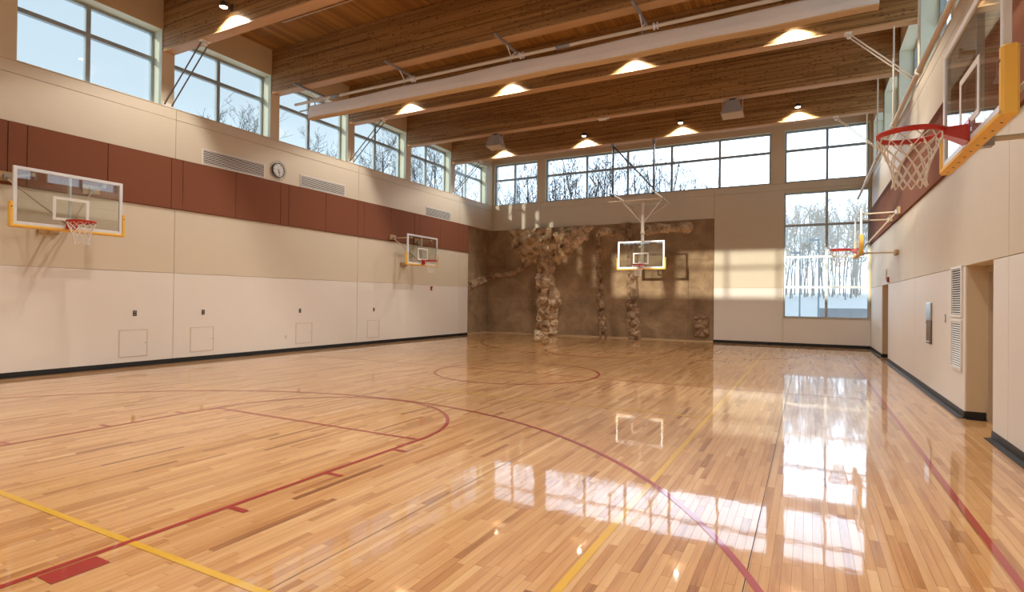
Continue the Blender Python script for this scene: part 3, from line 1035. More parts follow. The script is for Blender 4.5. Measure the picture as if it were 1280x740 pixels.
# ================================================================== HOOPS
def board_parts(root, tube_mat):
    """backboard facing local +X, face at x = 0, centred on y = 0"""
    hw, z0, z1 = 0.915, 2.90, 3.97
    fwid = 0.06
    fr = MB()
    fr.box(-0.045, 0.004, -hw, -hw + fwid, z0, z1, 0.005)
    fr.box(-0.045, 0.004, hw - fwid, hw, z0, z1, 0.005)
    fr.box(-0.045, 0.004, -hw + fwid, hw - fwid, z1 - fwid, z1, 0.005)
    fr.box(-0.045, 0.004, -hw + fwid, hw - fwid, z0, z0 + fwid, 0.005)
    fr = fr.build('backboard_frame', M['alu'], root)
    MB().box(-0.020, -0.008, -hw + fwid, hw - fwid, z0 + fwid, z1 - fwid).build('backboard_glass', M['board_glass'], root)
    sq = MB()
    a, t, za, zb = 0.305, 0.052, 3.06, 3.51
    sq.box(-0.0075, -0.0035, -a, -a + t, za, zb)
    sq.box(-0.0075, -0.0035, a - t, a, za, zb)
    sq.box(-0.0075, -0.0035, -a + t, a - t, zb - t, zb)
    sq.box(-0.0075, -0.0035, -a + t, a - t, za, za + t)
    sq.build('target_square', M['white'], root)
    # yellow edge pad: U section along the bottom and up the lower sides
    pd = MB()
    pw, pu = 0.052, 0.42
    pd.box(-0.075, 0.022, -hw - pw, hw + pw, z0 - pw, z0 + 0.008, 0.016)
    for s in (-1, 1):
        ya, yb = (-hw - pw, -hw + 0.012) if s < 0 else (hw - 0.012, hw + pw)
        pd.box(-0.075, 0.022, ya, yb, z0 - 0.04, z0 + pu, 0.016)
    pd = pd.build('edge_pad', M['pad'], root)
    for i in range(9):
        yy = -0.8 + 0.2 * i
        MB().lathe([(0.0, -0.003), (0.009, -0.003), (0.009, 0.002), (0.0, 0.002)], (-0.02, yy, z0 - pw), 8).build('screw', M['dark_metal'], pd)
    for s in (-1, 1):
        MB().lathe([(0.012, -0.002), (0.012, 0.003), (0.0, 0.003)], (0.021, s * (hw + 0.02), z0 + pu - 0.10), 10, 'x').build('screw', M['dark_metal'], pd)
    # rim
    R, xc, zr = 0.2286, 0.38, 3.05
    rim = MB()
    rim.lathe([(R + 0.010, -0.010), (R + 0.013, 0), (R + 0.010, 0.008), (R, 0.011), (R - 0.009, 0.006), (R - 0.011, 0), (R - 0.008, -0.030), (R + 0.002, -0.034), (R + 0.010, -0.010)], (xc, 0, zr - 0.010), 40)
    rim = rim.build('rim', M['red'], root)
    br = MB()
    for s in (-1, 1):
        pass
    br.add([(0.006, -0.085, zr + 0.0), (0.006, 0.085, zr + 0.0), (0.006, 0.085, zr - 0.14), (0.006, -0.085, zr - 0.14),
            (xc - R + 0.03, -0.06, zr - 0.002), (xc - R + 0.03, 0.06, zr - 0.002), (xc - R + 0.02, 0.05, zr - 0.05), (xc - R + 0.02, -0.05, zr - 0.05)],
           [(0, 4, 5, 1), (1, 5, 6, 2), (2, 6, 7, 3), (3, 7, 4, 0), (0, 1, 2, 3), (4, 7, 6, 5)])
    br.box(0.004, 0.014, -0.095, 0.095, zr - 0.15, zr + 0.03, 0.003)
    br.build('rim_bracket', M['red'], rim)
    # net
    nt_ = MB()
    rows = [(0.0, R), (0.055, R * 0.95), (0.12, R * 0.82), (0.185, R * 0.70), (0.25, R * 0.60), (0.315, R * 0.53), (0.375, R * 0.50), (0.425, R * 0.54)]
    n = 12
    rn = random.Random(3)
    for k in range(n):
        for dirn in (-1, 1):
            pts = []
            for i, (dz, r) in enumerate(rows):
                a = 2 * math.pi * (k + dirn * 0.5 * (i % 2) + 0.25 * dirn * 0) / n
                pts.append((xc + r * math.cos(a), r * math.sin(a), zr - 0.03 - dz + (rn.random() - 0.5) * 0.008))
            nt_.path(pts, 0.006, 4, False)
    nt_.build('net', M['net'], root)
    return fr


def wall_hoop(label, D, group):
    root = thing('wall_hoop', label, 'basketball hoop', (0, 0, 0), group)
    board_parts(root, M['steel_tube'])
    MB().box(-0.10, -0.05, -0.02, 0.02, 2.86, 3.93, 0.004).build('centre_mast', M['alu'], root)
    xw = -D
    for s in (-1, 1):
        arm = MB().tube((-0.05, s * 0.60, 3.86), (xw + 0.10, s * 0.72, 3.86), 0.020, 10).build('support_arm', M['steel_tube'], root)
        MB().box(-0.075, -0.046, s * 0.60 - 0.03, s * 0.60 + 0.03, 3.825, 3.895, 0.004).build('clamp', M['white_tube'], arm)
        MB().tube((xw + 0.12, s * 0.72, 3.84), (-0.10, s * 0.06, 3.02), 0.016, 8).build('diagonal_brace', M['steel_tube'], root)
        wb = MB().box(xw + 0.047, xw + 0.105, s * 0.72 - 0.16, s * 0.72 + 0.16, 3.79, 3.97, 0.006).build('wall_block', M['wood_block'], root)
        MB().box(xw + 0.105, xw + 0.15, s * 0.72 - 0.05, s * 0.72 + 0.05, 3.81, 3.91, 0.004).build('hinge_plate', M['grey_metal'], wb)
    low = MB().tube((-0.08, 0.0, 2.93), (xw + 0.06, 0.0, 2.93), 0.022, 10).build('lower_arm', M['steel_tube'], root)
    MB().box(-0.16, -0.08, -0.045, 0.045, 2.87, 2.96, 0.006).build('clamp', M['grey_metal'], low)
    MB().box(xw + 0.002, xw + 0.06, -0.18, 0.18, 2.86, 3.0, 0.006).build('wall_block', M['wood_block'], root)
    return root


HY_N, HY_F = 5.60, 16.90
gL = 'side hoops on the clock wall'
XHL, XHR = -12.74, 1.115
hl = wall_hoop('wall-mounted glass basketball hoop on the clock wall, by the vent grilles', XHL - XL, None)
hl2 = copy_tree(hl)
hl.location = (XHL, 5.58, 0)
hl2.location = (XHL, 16.86, 0)
hl['label'] = 'wall-mounted glass hoop on the clock wall, away from the rock wall'
hl2['label'] = 'wall-mounted glass hoop on the clock wall, close to the rock wall'
hr = wall_hoop('x', XR - XHR, None)
hr2 = copy_tree(hr)
hr.location = (XHR, 5.62, 0)
hr.rotation_euler = (0, 0, math.pi)
hr2.location = (XHR, 17.0, 0)
hr2.rotation_euler = (0, 0, math.pi)
hr['label'] = 'wall-mounted glass hoop on the doorway wall, away from the picture window'
hr2['label'] = 'wall-mounted glass hoop on the doorway wall beside the picture window'
for h in (hl, hl2, hr, hr2): h['group'] = 'wall-mounted side hoops'

# ceiling-hung hoop in front of the climbing wall
ch = thing('ceiling_hung_hoop', 'glass basketball hoop hung from the ceiling beam in front of the rock wall', 'basketball hoop', (0, 0, 0))
board_parts(ch, M['white_tube'])
ch.location = (CX, 21.55, 0)
ch.rotation_euler = (0, 0, -math.pi / 2)


def cl(wx, wy, wz):
    """world -> local of the hung hoop: local +X is world -Y, local +Y is world +X"""
    return (-(wy - 21.55), wx - CX, wz)


AX0, AX1 = -6.47, -4.95
for ax in (AX0, AX1):
    h_ = MB().tube(cl(ax, 20.12, 5.56), cl(ax, 20.12, 7.46), 0.038, 10).build('hanger_post', M['dark_metal'], ch)
    MB().box(*sorted((cl(ax, 20.02, 0)[0], cl(ax, 20.24, 0)[0])), ax - CX - 0.06, ax - CX + 0.06, 7.40, 7.468, 0.004).build('beam_clamp', M['grey_metal'], h_)
    MB().box(*sorted((cl(ax, 20.05, 0)[0], cl(ax, 20.19, 0)[0])), ax - CX - 0.05, ax - CX + 0.05, 5.50, 5.62, 0.004).build('joint', M['dark_metal'], h_)
    MB().tube(cl(ax, 19.95, 5.58), cl(ax, 22.85, 5.56), 0.030, 10).build('frame_arm', M['white_tube'], ch)
MB().tube(cl(AX0 + 0.03, 20.12, 7.36), cl(AX1, 20.12, 5.70), 0.028, 8).build('cross_brace', M['dark_metal'], ch)
MB().tube(cl(-7.02, 21.4, 5.54), cl(-4.86, 21.4, 5.54), 0.034, 10).build('cross_bar', M['steel_tube'], ch)
MB().tube(cl(AX0, 22.4, 5.54), cl(AX1, 22.4, 5.54), 0.026, 10).build('cross_bar', M['white_tube'], ch)
ms = MB().tube(cl(CX, 21.78, 3.0), cl(CX, 21.78, 5.50), 0.065, 14).build('mast', M['white_tube'], ch)
MB().lathe([(0.066, -0.05), (0.09, -0.05), (0.09, 0.05), (0.066, 0.05)], cl(CX, 21.78, 4.30), 14).build('mast_collar', M['steel_tube'], ms)
for z in (3.15, 3.75):
    MB().box(-0.17, -0.046, -0.10, 0.10, z - 0.03, z + 0.03, 0.004).build('board_bracket', M['white_tube'], ms)
for ax in (AX0, AX1):
    MB().tube(cl(ax, 21.4, 5.50), cl(CX + (0.05 if ax > CX else -0.05), 21.78, 4.72), 0.024, 8).build('diagonal_brace', M['white_tube'], ch)
    MB().tube(cl(ax, 22.4, 5.50), cl(CX + (0.05 if ax > CX else -0.05), 21.82, 4.85), 0.022, 8).build('diagonal_brace', M['white_tube'], ch)

# ================================================================== DOWNLIGHTS
LX = [-11.12, -7.52, -3.96, -0.33]
lamp_beams = {0: 1.69, 2: BEAM_Y[2], 4: BEAM_Y[4], 6: BEAM_Y[6]}
row_lab = {0: 'on end beam away from rock wall', 2: 'on beam before the curtain', 4: 'on beam behind the curtain', 6: 'on far hoop beam'}
xs_lab = ['closest to clock wall', 'second from clock wall', 'third from clock wall', 'closest to doorway wall']
proto = None
for k, by in lamp_beams.items():
    for i, lx in enumerate(LX):
        loc = (lx, by, 7.85)
        if proto is None:
            proto = thing('downlight', 'x', 'ceiling light', (0, 0, 0))
            yo = -0.20
            MB().box(-0.05, 0.05, -0.012, -0.001, -0.02, 0.14, 0.003).build('mounting_plate', M['dark_metal'], proto)
            MB().path([(0, -0.01, 0.10), (0, -0.12, 0.12), (0, yo, 0.09)], 0.012, 8).build('arm', M['dark_metal'], proto)
            MB().lathe([(0.0, 0.10), (0.05, 0.10), (0.075, 0.06), (0.085, -0.02), (0.080, -0.02), (0.070, 0.05), (0.0, 0.06)], (0, yo, 0), 20).build('can', M['dark_metal'], proto)
            MB().lathe([(0.0, -0.004), (0.07, -0.004), (0.078, -0.010), (0.07, -0.018), (0.0, -0.024)], (0, yo, 0), 20).build('lens', M['lamp'], proto)
            r = proto
        else:
            r = copy_tree(proto)
        r.location = loc
        tag(r, 'small dark downlight %s, %s' % (row_lab[k], xs_lab[i]), 'ceiling light', 'beam downlights')
        ld = bpy.data.lights.new('downlight_bulb', 'SPOT')
        ld.energy = LAMP_W
        ld.color = (1.0, 0.935, 0.83)
        ld.spot_size = math.radians(134)
        ld.spot_blend = 0.3
        ld.shadow_soft_size = 0.05
        lo = bpy.data.objects.new('downlight_bulb', ld)
        COL.objects.link(lo)
        lo.location = (lx, by - 0.20, 7.80)

# ================================================================== DIVIDER CURTAIN
dc = thing('divider_curtain', 'long white gym divider curtain folded up under its pipe', 'curtain', (CX, 11.3, 6.7))
cm, cu = MB(), MB()
NX = 90
xa, xb = -12.55, 1.03
fv, uv_ = [], []
rc = random.Random(2)
hang_x = [-12.4, -9.2, -6.1, -3.05, -0.1]
for i in range(NX + 1):
    t = i / NX
    px = xa + (xb - xa) * t
    sag = 0.012 * math.cos(2 * math.pi * (px + 12.4) / 3.07)
    n1 = noise.noise(Vector((px * 0.7, 0, 0))) * 0.02
    n2 = noise.noise(Vector((px * 1.3, 5, 0))) * 0.025
    prof = [(11.42, 6.72 + n1), (11.40, 7.00 + sag), (11.33, 7.06 + sag), (11.24, 7.05 + sag), (11.205, 7.0 + sag + n2), (11.215 + n2, 6.90), (11.185, 6.86 + n2), (11.19 + n1, 6.78), (11.175, 6.70 + n1)]
    for p in prof: fv.append((px, p[0], p[1]))
    # underside: three hanging folds
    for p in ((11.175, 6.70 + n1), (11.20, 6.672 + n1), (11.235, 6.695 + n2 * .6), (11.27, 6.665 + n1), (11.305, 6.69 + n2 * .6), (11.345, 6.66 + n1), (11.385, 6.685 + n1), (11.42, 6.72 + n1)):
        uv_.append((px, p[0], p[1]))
for i in range(NX):
    for k in range(8): cm.add([], [])
    cm.f += [(i * 9 + k, (i + 1) * 9 + k, (i + 1) * 9 + k + 1, i * 9 + k + 1) for k in range(8)]
    cm.smooth += [True] * 8
    cu.f += [(i * 8 + k, (i + 1) * 8 + k, (i + 1) * 8 + k + 1, i * 8 + k + 1) for k in range(7)]
    cu.smooth += [True] * 7
cm.v, cu.v = fv, uv_
cm.f += [tuple(range(9)), tuple(NX * 9 + k for k in range(9))[::-1]]
cm.smooth += [False, False]
fab = cm.build('folded_fabric', M['curtain'], dc)
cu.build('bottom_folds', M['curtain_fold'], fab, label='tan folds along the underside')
pipe = MB().tube((-13.2, 11.30, 7.21), (1.6, 11.30, 7.21), 0.038, 12).build('pipe', M['white_tube'], dc)
MB().tube((-13.0, 11.30, 6.99), (-12.5, 11.30, 6.99), 0.020, 8).build('batten_end', M['grey_metal'], dc)
for cxp in (-6.0 + 1.2, -11.6):
    MB().lathe([(0.039, -0.16), (0.052, -0.16), (0.052, 0.16), (0.039, 0.16)], (cxp, 11.30, 7.21), 12, 'x').build('coupling', M['grey_metal'], pipe)
for hx in hang_x:
    hb = MB().box(hx - 0.025, hx + 0.025, 10.55, 11.66, 7.415, 7.466, 0.003).build('hanger_bar', M['grey_metal'], dc)
    MB().path([(hx, 11.10, 7.42), (hx + 0.01, 11.26, 7.26), (hx, 11.30, 7.165), (hx - 0.01, 11.34, 7.26), (hx, 11.52, 7.42)], 0.013, 6).build('chain', M['alu'], hb)
    MB().tube((hx, 11.30, 7.18), (hx, 11.30, 7.02), 0.016, 6).build('strap', M['grey_metal'], hb)
    MB().lathe([(0.0, -0.045), (0.075, -0.045), (0.075, -0.03), (0.045, -0.02), (0.045, 0.02), (0.075, 0.03), (0.075, 0.045), (0.0, 0.045)], (hx + 0.28, 11.30, 7.21), 16, 'x').build('winch_drum', M['alu'], pipe)

# ================================================================== STRUTS between beams and walls
def strut(name, bxp, wxp, by, label):
    sg = 1 if wxp > bxp else -1
    s = thing(name, label, 'brace', (bxp, by, ZBEAM))
    MB().box(bxp - 0.07, bxp + 0.07, by + 0.02, by + 0.24, ZBEAM - 0.012, ZBEAM - 0.001, 0.002).build('bracket', M['white_metal'], s)
    m = MB()
    m.lathe([(0.0, -0.05), (0.05, -0.05), (0.05, 0.05), (0.0, 0.05)], (bxp + sg * 0.02, by + 0.13, ZBEAM - 0.055), 12, 'y')
    m.build('swivel', M['white_metal'], s)
    for d in (0.03, 0.20):
        MB().tube((bxp + sg * 0.03, by + d + 0.02, ZBEAM - 0.05), (wxp - sg * 0.02, by + d + 0.02, 6.22), 0.016, 8).build('rod', M['rod_steel'] if sg < 0 else M['white_tube'], s)
    MB().box(min(wxp, wxp - sg * 0.02), max(wxp, wxp - sg * 0.02), by, by + 0.27, 6.175, 6.27, 0.003).build('wall_plate', M['white_metal'], s)


for k, lab in ((2, 'next before the curtain'), (4, 'behind the curtain end'), (6, 'near the climbing wall')):
    strut('wall_strut', -12.25, XL, BEAM_Y[k], 'pair of thin diagonal rods from beam to clock wall, ' + lab)
for k, lab in ((4, 'behind the curtain end'), (6, 'above the picture window')):
    strut('wall_strut', 0.72, XR, BEAM_Y[k], 'pair of thin diagonal rods from beam to doorway wall, ' + lab)

# ceiling-hung rail along the right wall
rl = thing('hung_rail', 'horizontal steel pipe hung on rods from the beams along the doorway wall', 'rail', (1.55, 14, 5.38))
rp = MB().tube((1.55, 2.0, 5.38), (1.55, 23.4, 5.38), 0.042, 12).build('rail_pipe', M['steel_tube'], rl)
for k in range(1, 7):
    by = BEAM_Y[k] + BEAM_W / 2
    MB().tube((1.55, by, 5.42), (1.55, by, ZBEAM - 0.002), 0.018, 8).build('drop_rod', M['white_tube'], rl)
    MB().lathe([(0.043, -0.04), (0.056, -0.04), (0.056, 0.04), (0.043, 0.04)], (1.55, by, 5.38), 12, 'y').build('pipe_clamp', M['white_metal'], rp)

# ================================================================== SPEAKERS, SENSOR, CONDUIT
def speaker(xc, label):
    s = thing('loudspeaker', label, 'loudspeaker', (xc, 17.12, 6.97), 'hanging loudspeakers')
    y0, y1 = 16.86, 17.34
    z0, z1 = 6.97, 7.40
    a, b = 0.30, 0.17
    v = [(xc - a, y0, z0 + 0.06), (xc + a, y0, z0 + 0.06), (xc + a, y1, z0), (xc - a, y1, z0), (xc - b, y0 + 0.10, z1), (xc + b, y0 + 0.10, z1), (xc + b, y1 - 0.08, z1), (xc - b, y1 - 0.08, z1)]
    MB().add(v, [(3, 2, 1, 0), (4, 5, 6, 7), (0, 1, 5, 4), (1, 2, 6, 5), (2, 3, 7, 6), (3, 0, 4, 7)]).build('cabinet', M['speaker_grey'], s)
    MB().add([(xc - a * .9, y0 + 0.03, z0 + 0.048), (xc + a * .9, y0 + 0.03, z0 + 0.048), (xc + a * .9, y1 - 0.03, z0 - 0.012 + 0.004), (xc - a * .9, y1 - 0.03, z0 - 0.012 + 0.004)], [(3, 2, 1, 0)]).build('grille', M['speaker_grille'], s)
    MB().box(xc - 0.08, xc + 0.08, 17.05, 17.19, z1, ZBEAM - 0.002, 0.004).build('yoke', M['dark_metal'], s)
    for sg in (-1, 1):
        MB().tube((xc + sg * 0.27, 17.12, z0 + 0.15), (xc + sg * 0.27, 17.12, ZBEAM - 0.002), 0.006, 6).build('hanger_wire', M['white_metal'], s)


speaker(-9.80, 'pale grey loudspeaker hanging under a beam on the clock wall side')
speaker(-1.96, 'pale grey loudspeaker hanging under a beam on the doorway wall side')
sn = thing('ceiling_sensor', 'small white rectangular device under the beam, midway between the loudspeakers', 'sensor', (-5.83, 17.1, 7.4))
MB().box(-5.97, -5.71, 16.92, 17.08, 7.385, 7.44, 0.012).build('housing', M['white_metal'], sn)
MB().box(-5.76, -5.64, 17.0, 17.12, 7.42, ZBEAM - 0.002, 0.01).build('base', M['alu'], sn)
cd = MB().path([(-11.87, 9.70, 8.70), (-11.87, 9.70, 8.63), (-11.80, 9.70, 8.60), (1.9, 9.72, 8.60)], 0.018, 8).build('conduit', M['steel_tube'])
tag(cd, 'thin conduit pipe running across the cedar ceiling before the curtain beam', 'pipe')

# ================================================================== LEFT WALL FITTINGS
def vent(y0, y1, z0, z1, label, nsl=8):
    v = thing('vent_grille', label, 'vent', (XL, (y0 + y1) / 2, z0))
    x0, x1 = XL + 0.001, XL + 0.022
    b = 0.028
    m = MB()
    m.box(x0, x1, y0, y1, z0, z0 + b, 0.003).box(x0, x1, y0, y1, z1 - b, z1, 0.003)
    m.box(x0, x1, y0, y0 + b, z0 + b, z1 - b, 0.003).box(x0, x1, y1 - b, y1, z0 + b, z1 - b, 0.003)
    m.build('frame', M['white_metal'], v)
    MB().box(XL + 0.0005, XL + 0.002, y0 + b, y1 - b, z0 + b, z1 - b).build('backing', M['black'], v)
    H = z1 - z0 - 2 * b
    for i in range(nsl):
        z = z0 + b + H * (i + 0.5) / nsl
        MB().add([(XL + 0.004, y0 + b, z - 0.004), (XL + 0.004, y1 - b, z - 0.004), (XL + 0.021, y1 - b, z - 0.010), (XL + 0.021, y0 + b, z - 0.010),
                  (XL + 0.004, y0 + b, z + 0.012), (XL + 0.004, y1 - b, z + 0.012), (XL + 0.022, y1 - b, z + 0.008), (XL + 0.022, y0 + b, z + 0.008)],
                 [(0, 3, 2, 1), (4, 5, 6, 7), (3, 7, 6, 2), (0, 1, 5, 4), (0, 4, 7, 3), (1, 2, 6, 5)]).build('louvre', M['white_metal'], v)


vent(8.81, 10.665, 4.99, 5.40, 'white louvred vent grille beside the clock, on its near hoop side')
vent(11.915, 13.775, 4.99, 5.37, 'white louvred vent grille beside the clock, on its curtain side')
vent(18.22, 19.99, 4.98, 5.36, 'white louvred vent grille near the climbing wall corner')

ck = thing('wall_clock', 'round white wall clock in a wire guard above the rust panels', 'clock', (XL, 11.10, 5.31))
MB().lathe([(0.0, 0.001), (0.205, 0.001), (0.215, 0.03), (0.21, 0.055), (0.19, 0.06), (0.185, 0.05)], (XL, 11.10, 5.31), 32, 'x').build('case', M['dark_metal'], ck)
MB().lathe([(0.188, 0.046), (0.0, 0.050)], (XL, 11.10, 5.31), 32, 'x').build('face', M['clock_face'], ck)
for i in range(12):
    a = math.radians(30 * i)
    p0 = (XL + 0.053, 11.10 + 0.145 * math.sin(a), 5.31 + 0.145 * math.cos(a))
    p1 = (XL + 0.053, 11.10 + 0.172 * math.sin(a), 5.31 + 0.172 * math.cos(a))
    MB().tube(p0, p1, 0.007, 4).build('hour_mark', M['black'], ck)
for name, a, ln, r_ in (('minute_hand', 168, 0.155, 0.006), ('hour_hand', 160, 0.10, 0.009)):
    a = math.radians(a)
    MB().tube((XL + 0.056, 11.10 - 0.03 * math.sin(a), 5.31 - 0.03 * math.cos(a)), (XL + 0.056, 11.10 + ln * math.sin(a), 5.31 + ln * math.cos(a)), r_, 4).build(name, M['black'], ck)
gd = MB()
for r_, xo in ((0.27, 0.03), (0.20, 0.115), (0.10, 0.125)):
    gd.path([(XL + xo, 11.10 + r_ * math.sin(2 * math.pi * i / 24), 5.31 + r_ * math.cos(2 * math.pi * i / 24)) for i in range(25)], 0.004, 4, False)
for i in range(8):
    a = 2 * math.pi * i / 8
    gd.path([(XL + 0.002, 11.10 + 0.27 * math.sin(a), 5.31 + 0.27 * math.cos(a)), (XL + 0.07, 11.10 + 0.265 * math.sin(a), 5.31 + 0.265 * math.cos(a)), (XL + 0.115, 11.10 + 0.20 * math.sin(a), 5.31 + 0.20 * math.cos(a)), (XL + 0.125, 11.10 + 0.02 * math.sin(a), 5.31 + 0.02 * math.cos(a))], 0.0035, 4, False)
gd.build('wire_guard', M['grey_metal'], ck)

HATCH = [(6.93, 7.555), (8.57, 9.20), (11.83, 12.465), (14.93, 15.55)]
hl_ = ['farthest from the climbing wall', 'by the upright joint under the first vent', 'under the vent on the clock\'s curtain side', 'closest to the climbing wall']
OUT = [7.262, 8.901, 11.98, 15.254]
for i, (a, b) in enumerate(HATCH):
    h = thing('access_hatch', 'flush access hatch low on clock wall, ' + hl_[i], 'hatch', (XL, (a + b) / 2, 0.22))
    m = MB()
    x0, x1 = XL + 0.0005, XL + 0.006
    m.box(x0, x1, a, b, 0.215, 0.235).box(x0, x1, a, b, 0.825, 0.845).box(x0, x1, a, a + 0.02, 0.235, 0.825).box(x0, x1, b - 0.02, b, 0.235, 0.825)
    m.build('hatch_frame', M['cream'], h)
    dr = MB().box(x0, XL + 0.004, a + 0.024, b - 0.024, 0.239, 0.821, 0.001).build('hatch_door', M['white_panel'], h)
    MB().lathe([(0.0, 0.006), (0.012, 0.006), (0.014, 0.004)], (XL, b - 0.05, 0.53), 10, 'x').build('latch', M['grey_metal'], dr)
    o = thing('outlet', 'small dark outlet above the hatch ' + hl_[i], 'outlet', (XL, OUT[i], 1.217))
    pl = MB().box(XL + 0.0005, XL + 0.008, OUT[i] - 0.04, OUT[i] + 0.04, 1.155, 1.28, 0.003).build('cover_plate', M['dark_plate'], o)
    for dz in (-0.03, 0.03):
        MB().box(XL + 0.008, XL + 0.011, OUT[i] - 0.017, OUT[i] + 0.017, 1.217 + dz - 0.014, 1.217 + dz + 0.014, 0.002).build('socket', M['grey_metal'], pl)
o = thing('blank_plate', 'small pale wall plate low on the clock wall', 'wall plate', (XL, 11.47, 0.45))
MB().box(XL + 0.0005, XL + 0.007, 11.435, 11.505, 0.39, 0.50, 0.003).build('plate', M['cream'], o)
MB().lathe([(0.0, 0.009), (0.005, 0.009), (0.006, 0.007)], (XL, 11.47, 0.445), 8, 'x').build('screw', M['grey_metal'], o)


def alarm(loc, sg, label):
    a = thing('fire_alarm', label, 'fire alarm', loc)
    x, y, z = loc
    xs_ = sorted((x + sg * 0.001, x + sg * 0.045))
    MB().box(*xs_, y - 0.06, y + 0.06, z - 0.075, z + 0.075, 0.008).build('body', M['alarm_red'], a)
    xs_ = sorted((x + sg * 0.045, x + sg * 0.065))
    MB().box(*xs_, y - 0.025, y + 0.025, z - 0.05, z + 0.02, 0.006).build('strobe', M['white'], a)


alarm((XL, 18.67, 2.06), 1, 'red fire alarm on the clock wall below the hoop close to the rock wall')
alarm((XR, 18.66, 2.30), -1, 'red fire alarm beside the recessed doorway near the picture window')

# ================================================================== RIGHT WALL FITTINGS
tg = thing('return_grille', 'tall white louvred return-air grille beside the door recess', 'vent', (XR, 10.55, 0.65))
y0, y1 = 10.24, 10.90
m = MB()
xo = XR - 0.024
xi = XR - 0.001
for a, b in ((0.65, 1.40), (1.44, 2.20)):
    m.box(xo, xi, y0, y1, a, a + 0.035, 0.003).box(xo, xi, y0, y1, b - 0.035, b, 0.003)
    m.box(xo, xi, y0, y0 + 0.035, a + 0.035, b - 0.035, 0.003).box(xo, xi, y1 - 0.035, y1, a + 0.035, b - 0.035, 0.003)
m.build('frame', M['white_metal'], tg)
for a, b in ((0.65, 1.40), (1.44, 2.20)):
    MB().box(xi - 0.002, xi, y0 + 0.035, y1 - 0.035, a + 0.035, b - 0.035).build('backing', M['black'], tg)
    nb = 20
    for i in range(nb):
        z = a + 0.035 + (b - a - 0.07) * (i + 0.5) / nb
        MB().add([(xi - 0.003, y0 + 0.035, z + 0.008), (xi - 0.003, y1 - 0.035, z + 0.008), (xo + 0.003, y1 - 0.035, z - 0.008), (xo + 0.003, y0 + 0.035, z - 0.008),
                  (xi - 0.003, y0 + 0.035, z + 0.011), (xi - 0.003, y1 - 0.035, z + 0.011), (xo + 0.001, y1 - 0.035, z - 0.004), (xo + 0.001, y0 + 0.035, z - 0.004)],
                 [(0, 1, 2, 3), (4, 7, 6, 5), (3, 2, 6, 7), (0, 4, 5, 1), (0, 3, 7, 4), (1, 5, 6, 2)]).build('louvre', M['white_metal'], tg)

db = thing('wall_cabinet', 'narrow recessed steel wall cabinet with bright top and brown lower door', 'cabinet', (XR, 12.72, 0.9))
MB().box(XR - 0.03, XR - 0.001, 12.50, 12.94, 1.34, 1.66, 0.008).build('upper_cover', M['stainless'], db)
lo_ = MB().box(XR - 0.022, XR - 0.001, 12.50, 12.94, 0.90, 1.335, 0.006).build('lower_door', M['bronze_steel'], db)
MB().box(XR - 0.034, XR - 0.022, 12.58, 12.86, 0.925, 0.95, 0.003).build('door_pull', M['stainless'], lo_)
MB().lathe([(0.0, -0.036), (0.014, -0.036), (0.016, -0.03)], (XR, 12.88, 1.29), 10, 'x').build('lock', M['dark_metal'], lo_)
sw = thing('wall_switch', 'small grey wall switch between steel cabinet and tall grille', 'switch', (XR, 11.38, 1.40))
MB().box(XR - 0.008, XR - 0.001, 11.345, 11.415, 1.33, 1.47, 0.003).build('plate', M['grey_metal'], sw)
MB().box(XR - 0.014, XR - 0.008, 11.37, 11.39, 1.38, 1.42, 0.002).build('toggle', M['white_metal'], sw)
rc_ = tag(MB().path([(XR - 0.02, 19.1, 2.29), (XR - 0.02, 19.1, 2.62), (XR - 0.004, 19.1, 2.64)], 0.013, 8).build('conduit', M['steel_tube']), 'short vertical conduit stub above the red alarm by the doorway', 'pipe')

# ================================================================== OUTSIDE
def ground_z(x_, y_):
    z = 0.75
    if y_ > 31: z += min(1.15, (y_ - 31) * 0.075)
    if y_ > 46: z += min(3.0, (y_ - 46) * 0.02)
    return z + 0.08 * noise.noise(Vector((x_ * 0.15, y_ * 0.2, 0)))


gm = MB()
gx = [-120 + 5 * i for i in range(45)]
gy = [24.1, 26, 28, 30, 31, 33, 35, 37, 40, 44, 48, 54, 62, 72, 90, 120, 160]
for yv in gy:
    for xv in gx: gm.v.append((xv, yv, ground_z(xv, yv)))
n = len(gx)
for j in range(len(gy) - 1):
    for i in range(n - 1):
        gm.f.append((j * n + i, j * n + i + 1, (j + 1) * n + i + 1, (j + 1) * n + i))
        gm.smooth.append(True)
sg_ = gm.build('snow_ground', M['snow'])
tag(sg_, 'snow-covered ground outside the picture window', 'snow', kind='structure')
lg = MB().box(-140, XL - TH - 0.02, -60, 24.09, 0.0, 0.7).build('snow_yard', M['snow'])
tag(lg, 'snow-covered yard outside the clock wall', 'snow', kind='structure')
rm = MB()
for i in range(41):
    px = 0.55 + 0.5 * i
    for q in (0, 1):
        py = (32.5 if q == 0 else 37.0) + 0.6 * math.sin(px * 0.3 + q)
        rm.v.append((px, py, ground_z(px, py) + 0.06))
for i in range(40):
    rm.f.append((2 * i, 2 * i + 2, 2 * i + 3, 2 * i + 1))
    rm.smooth.append(True)
rm = rm.build('wet_road', M['road'])
tag(rm, 'dark wet road through the snow outside the picture window', 'road', kind='structure')


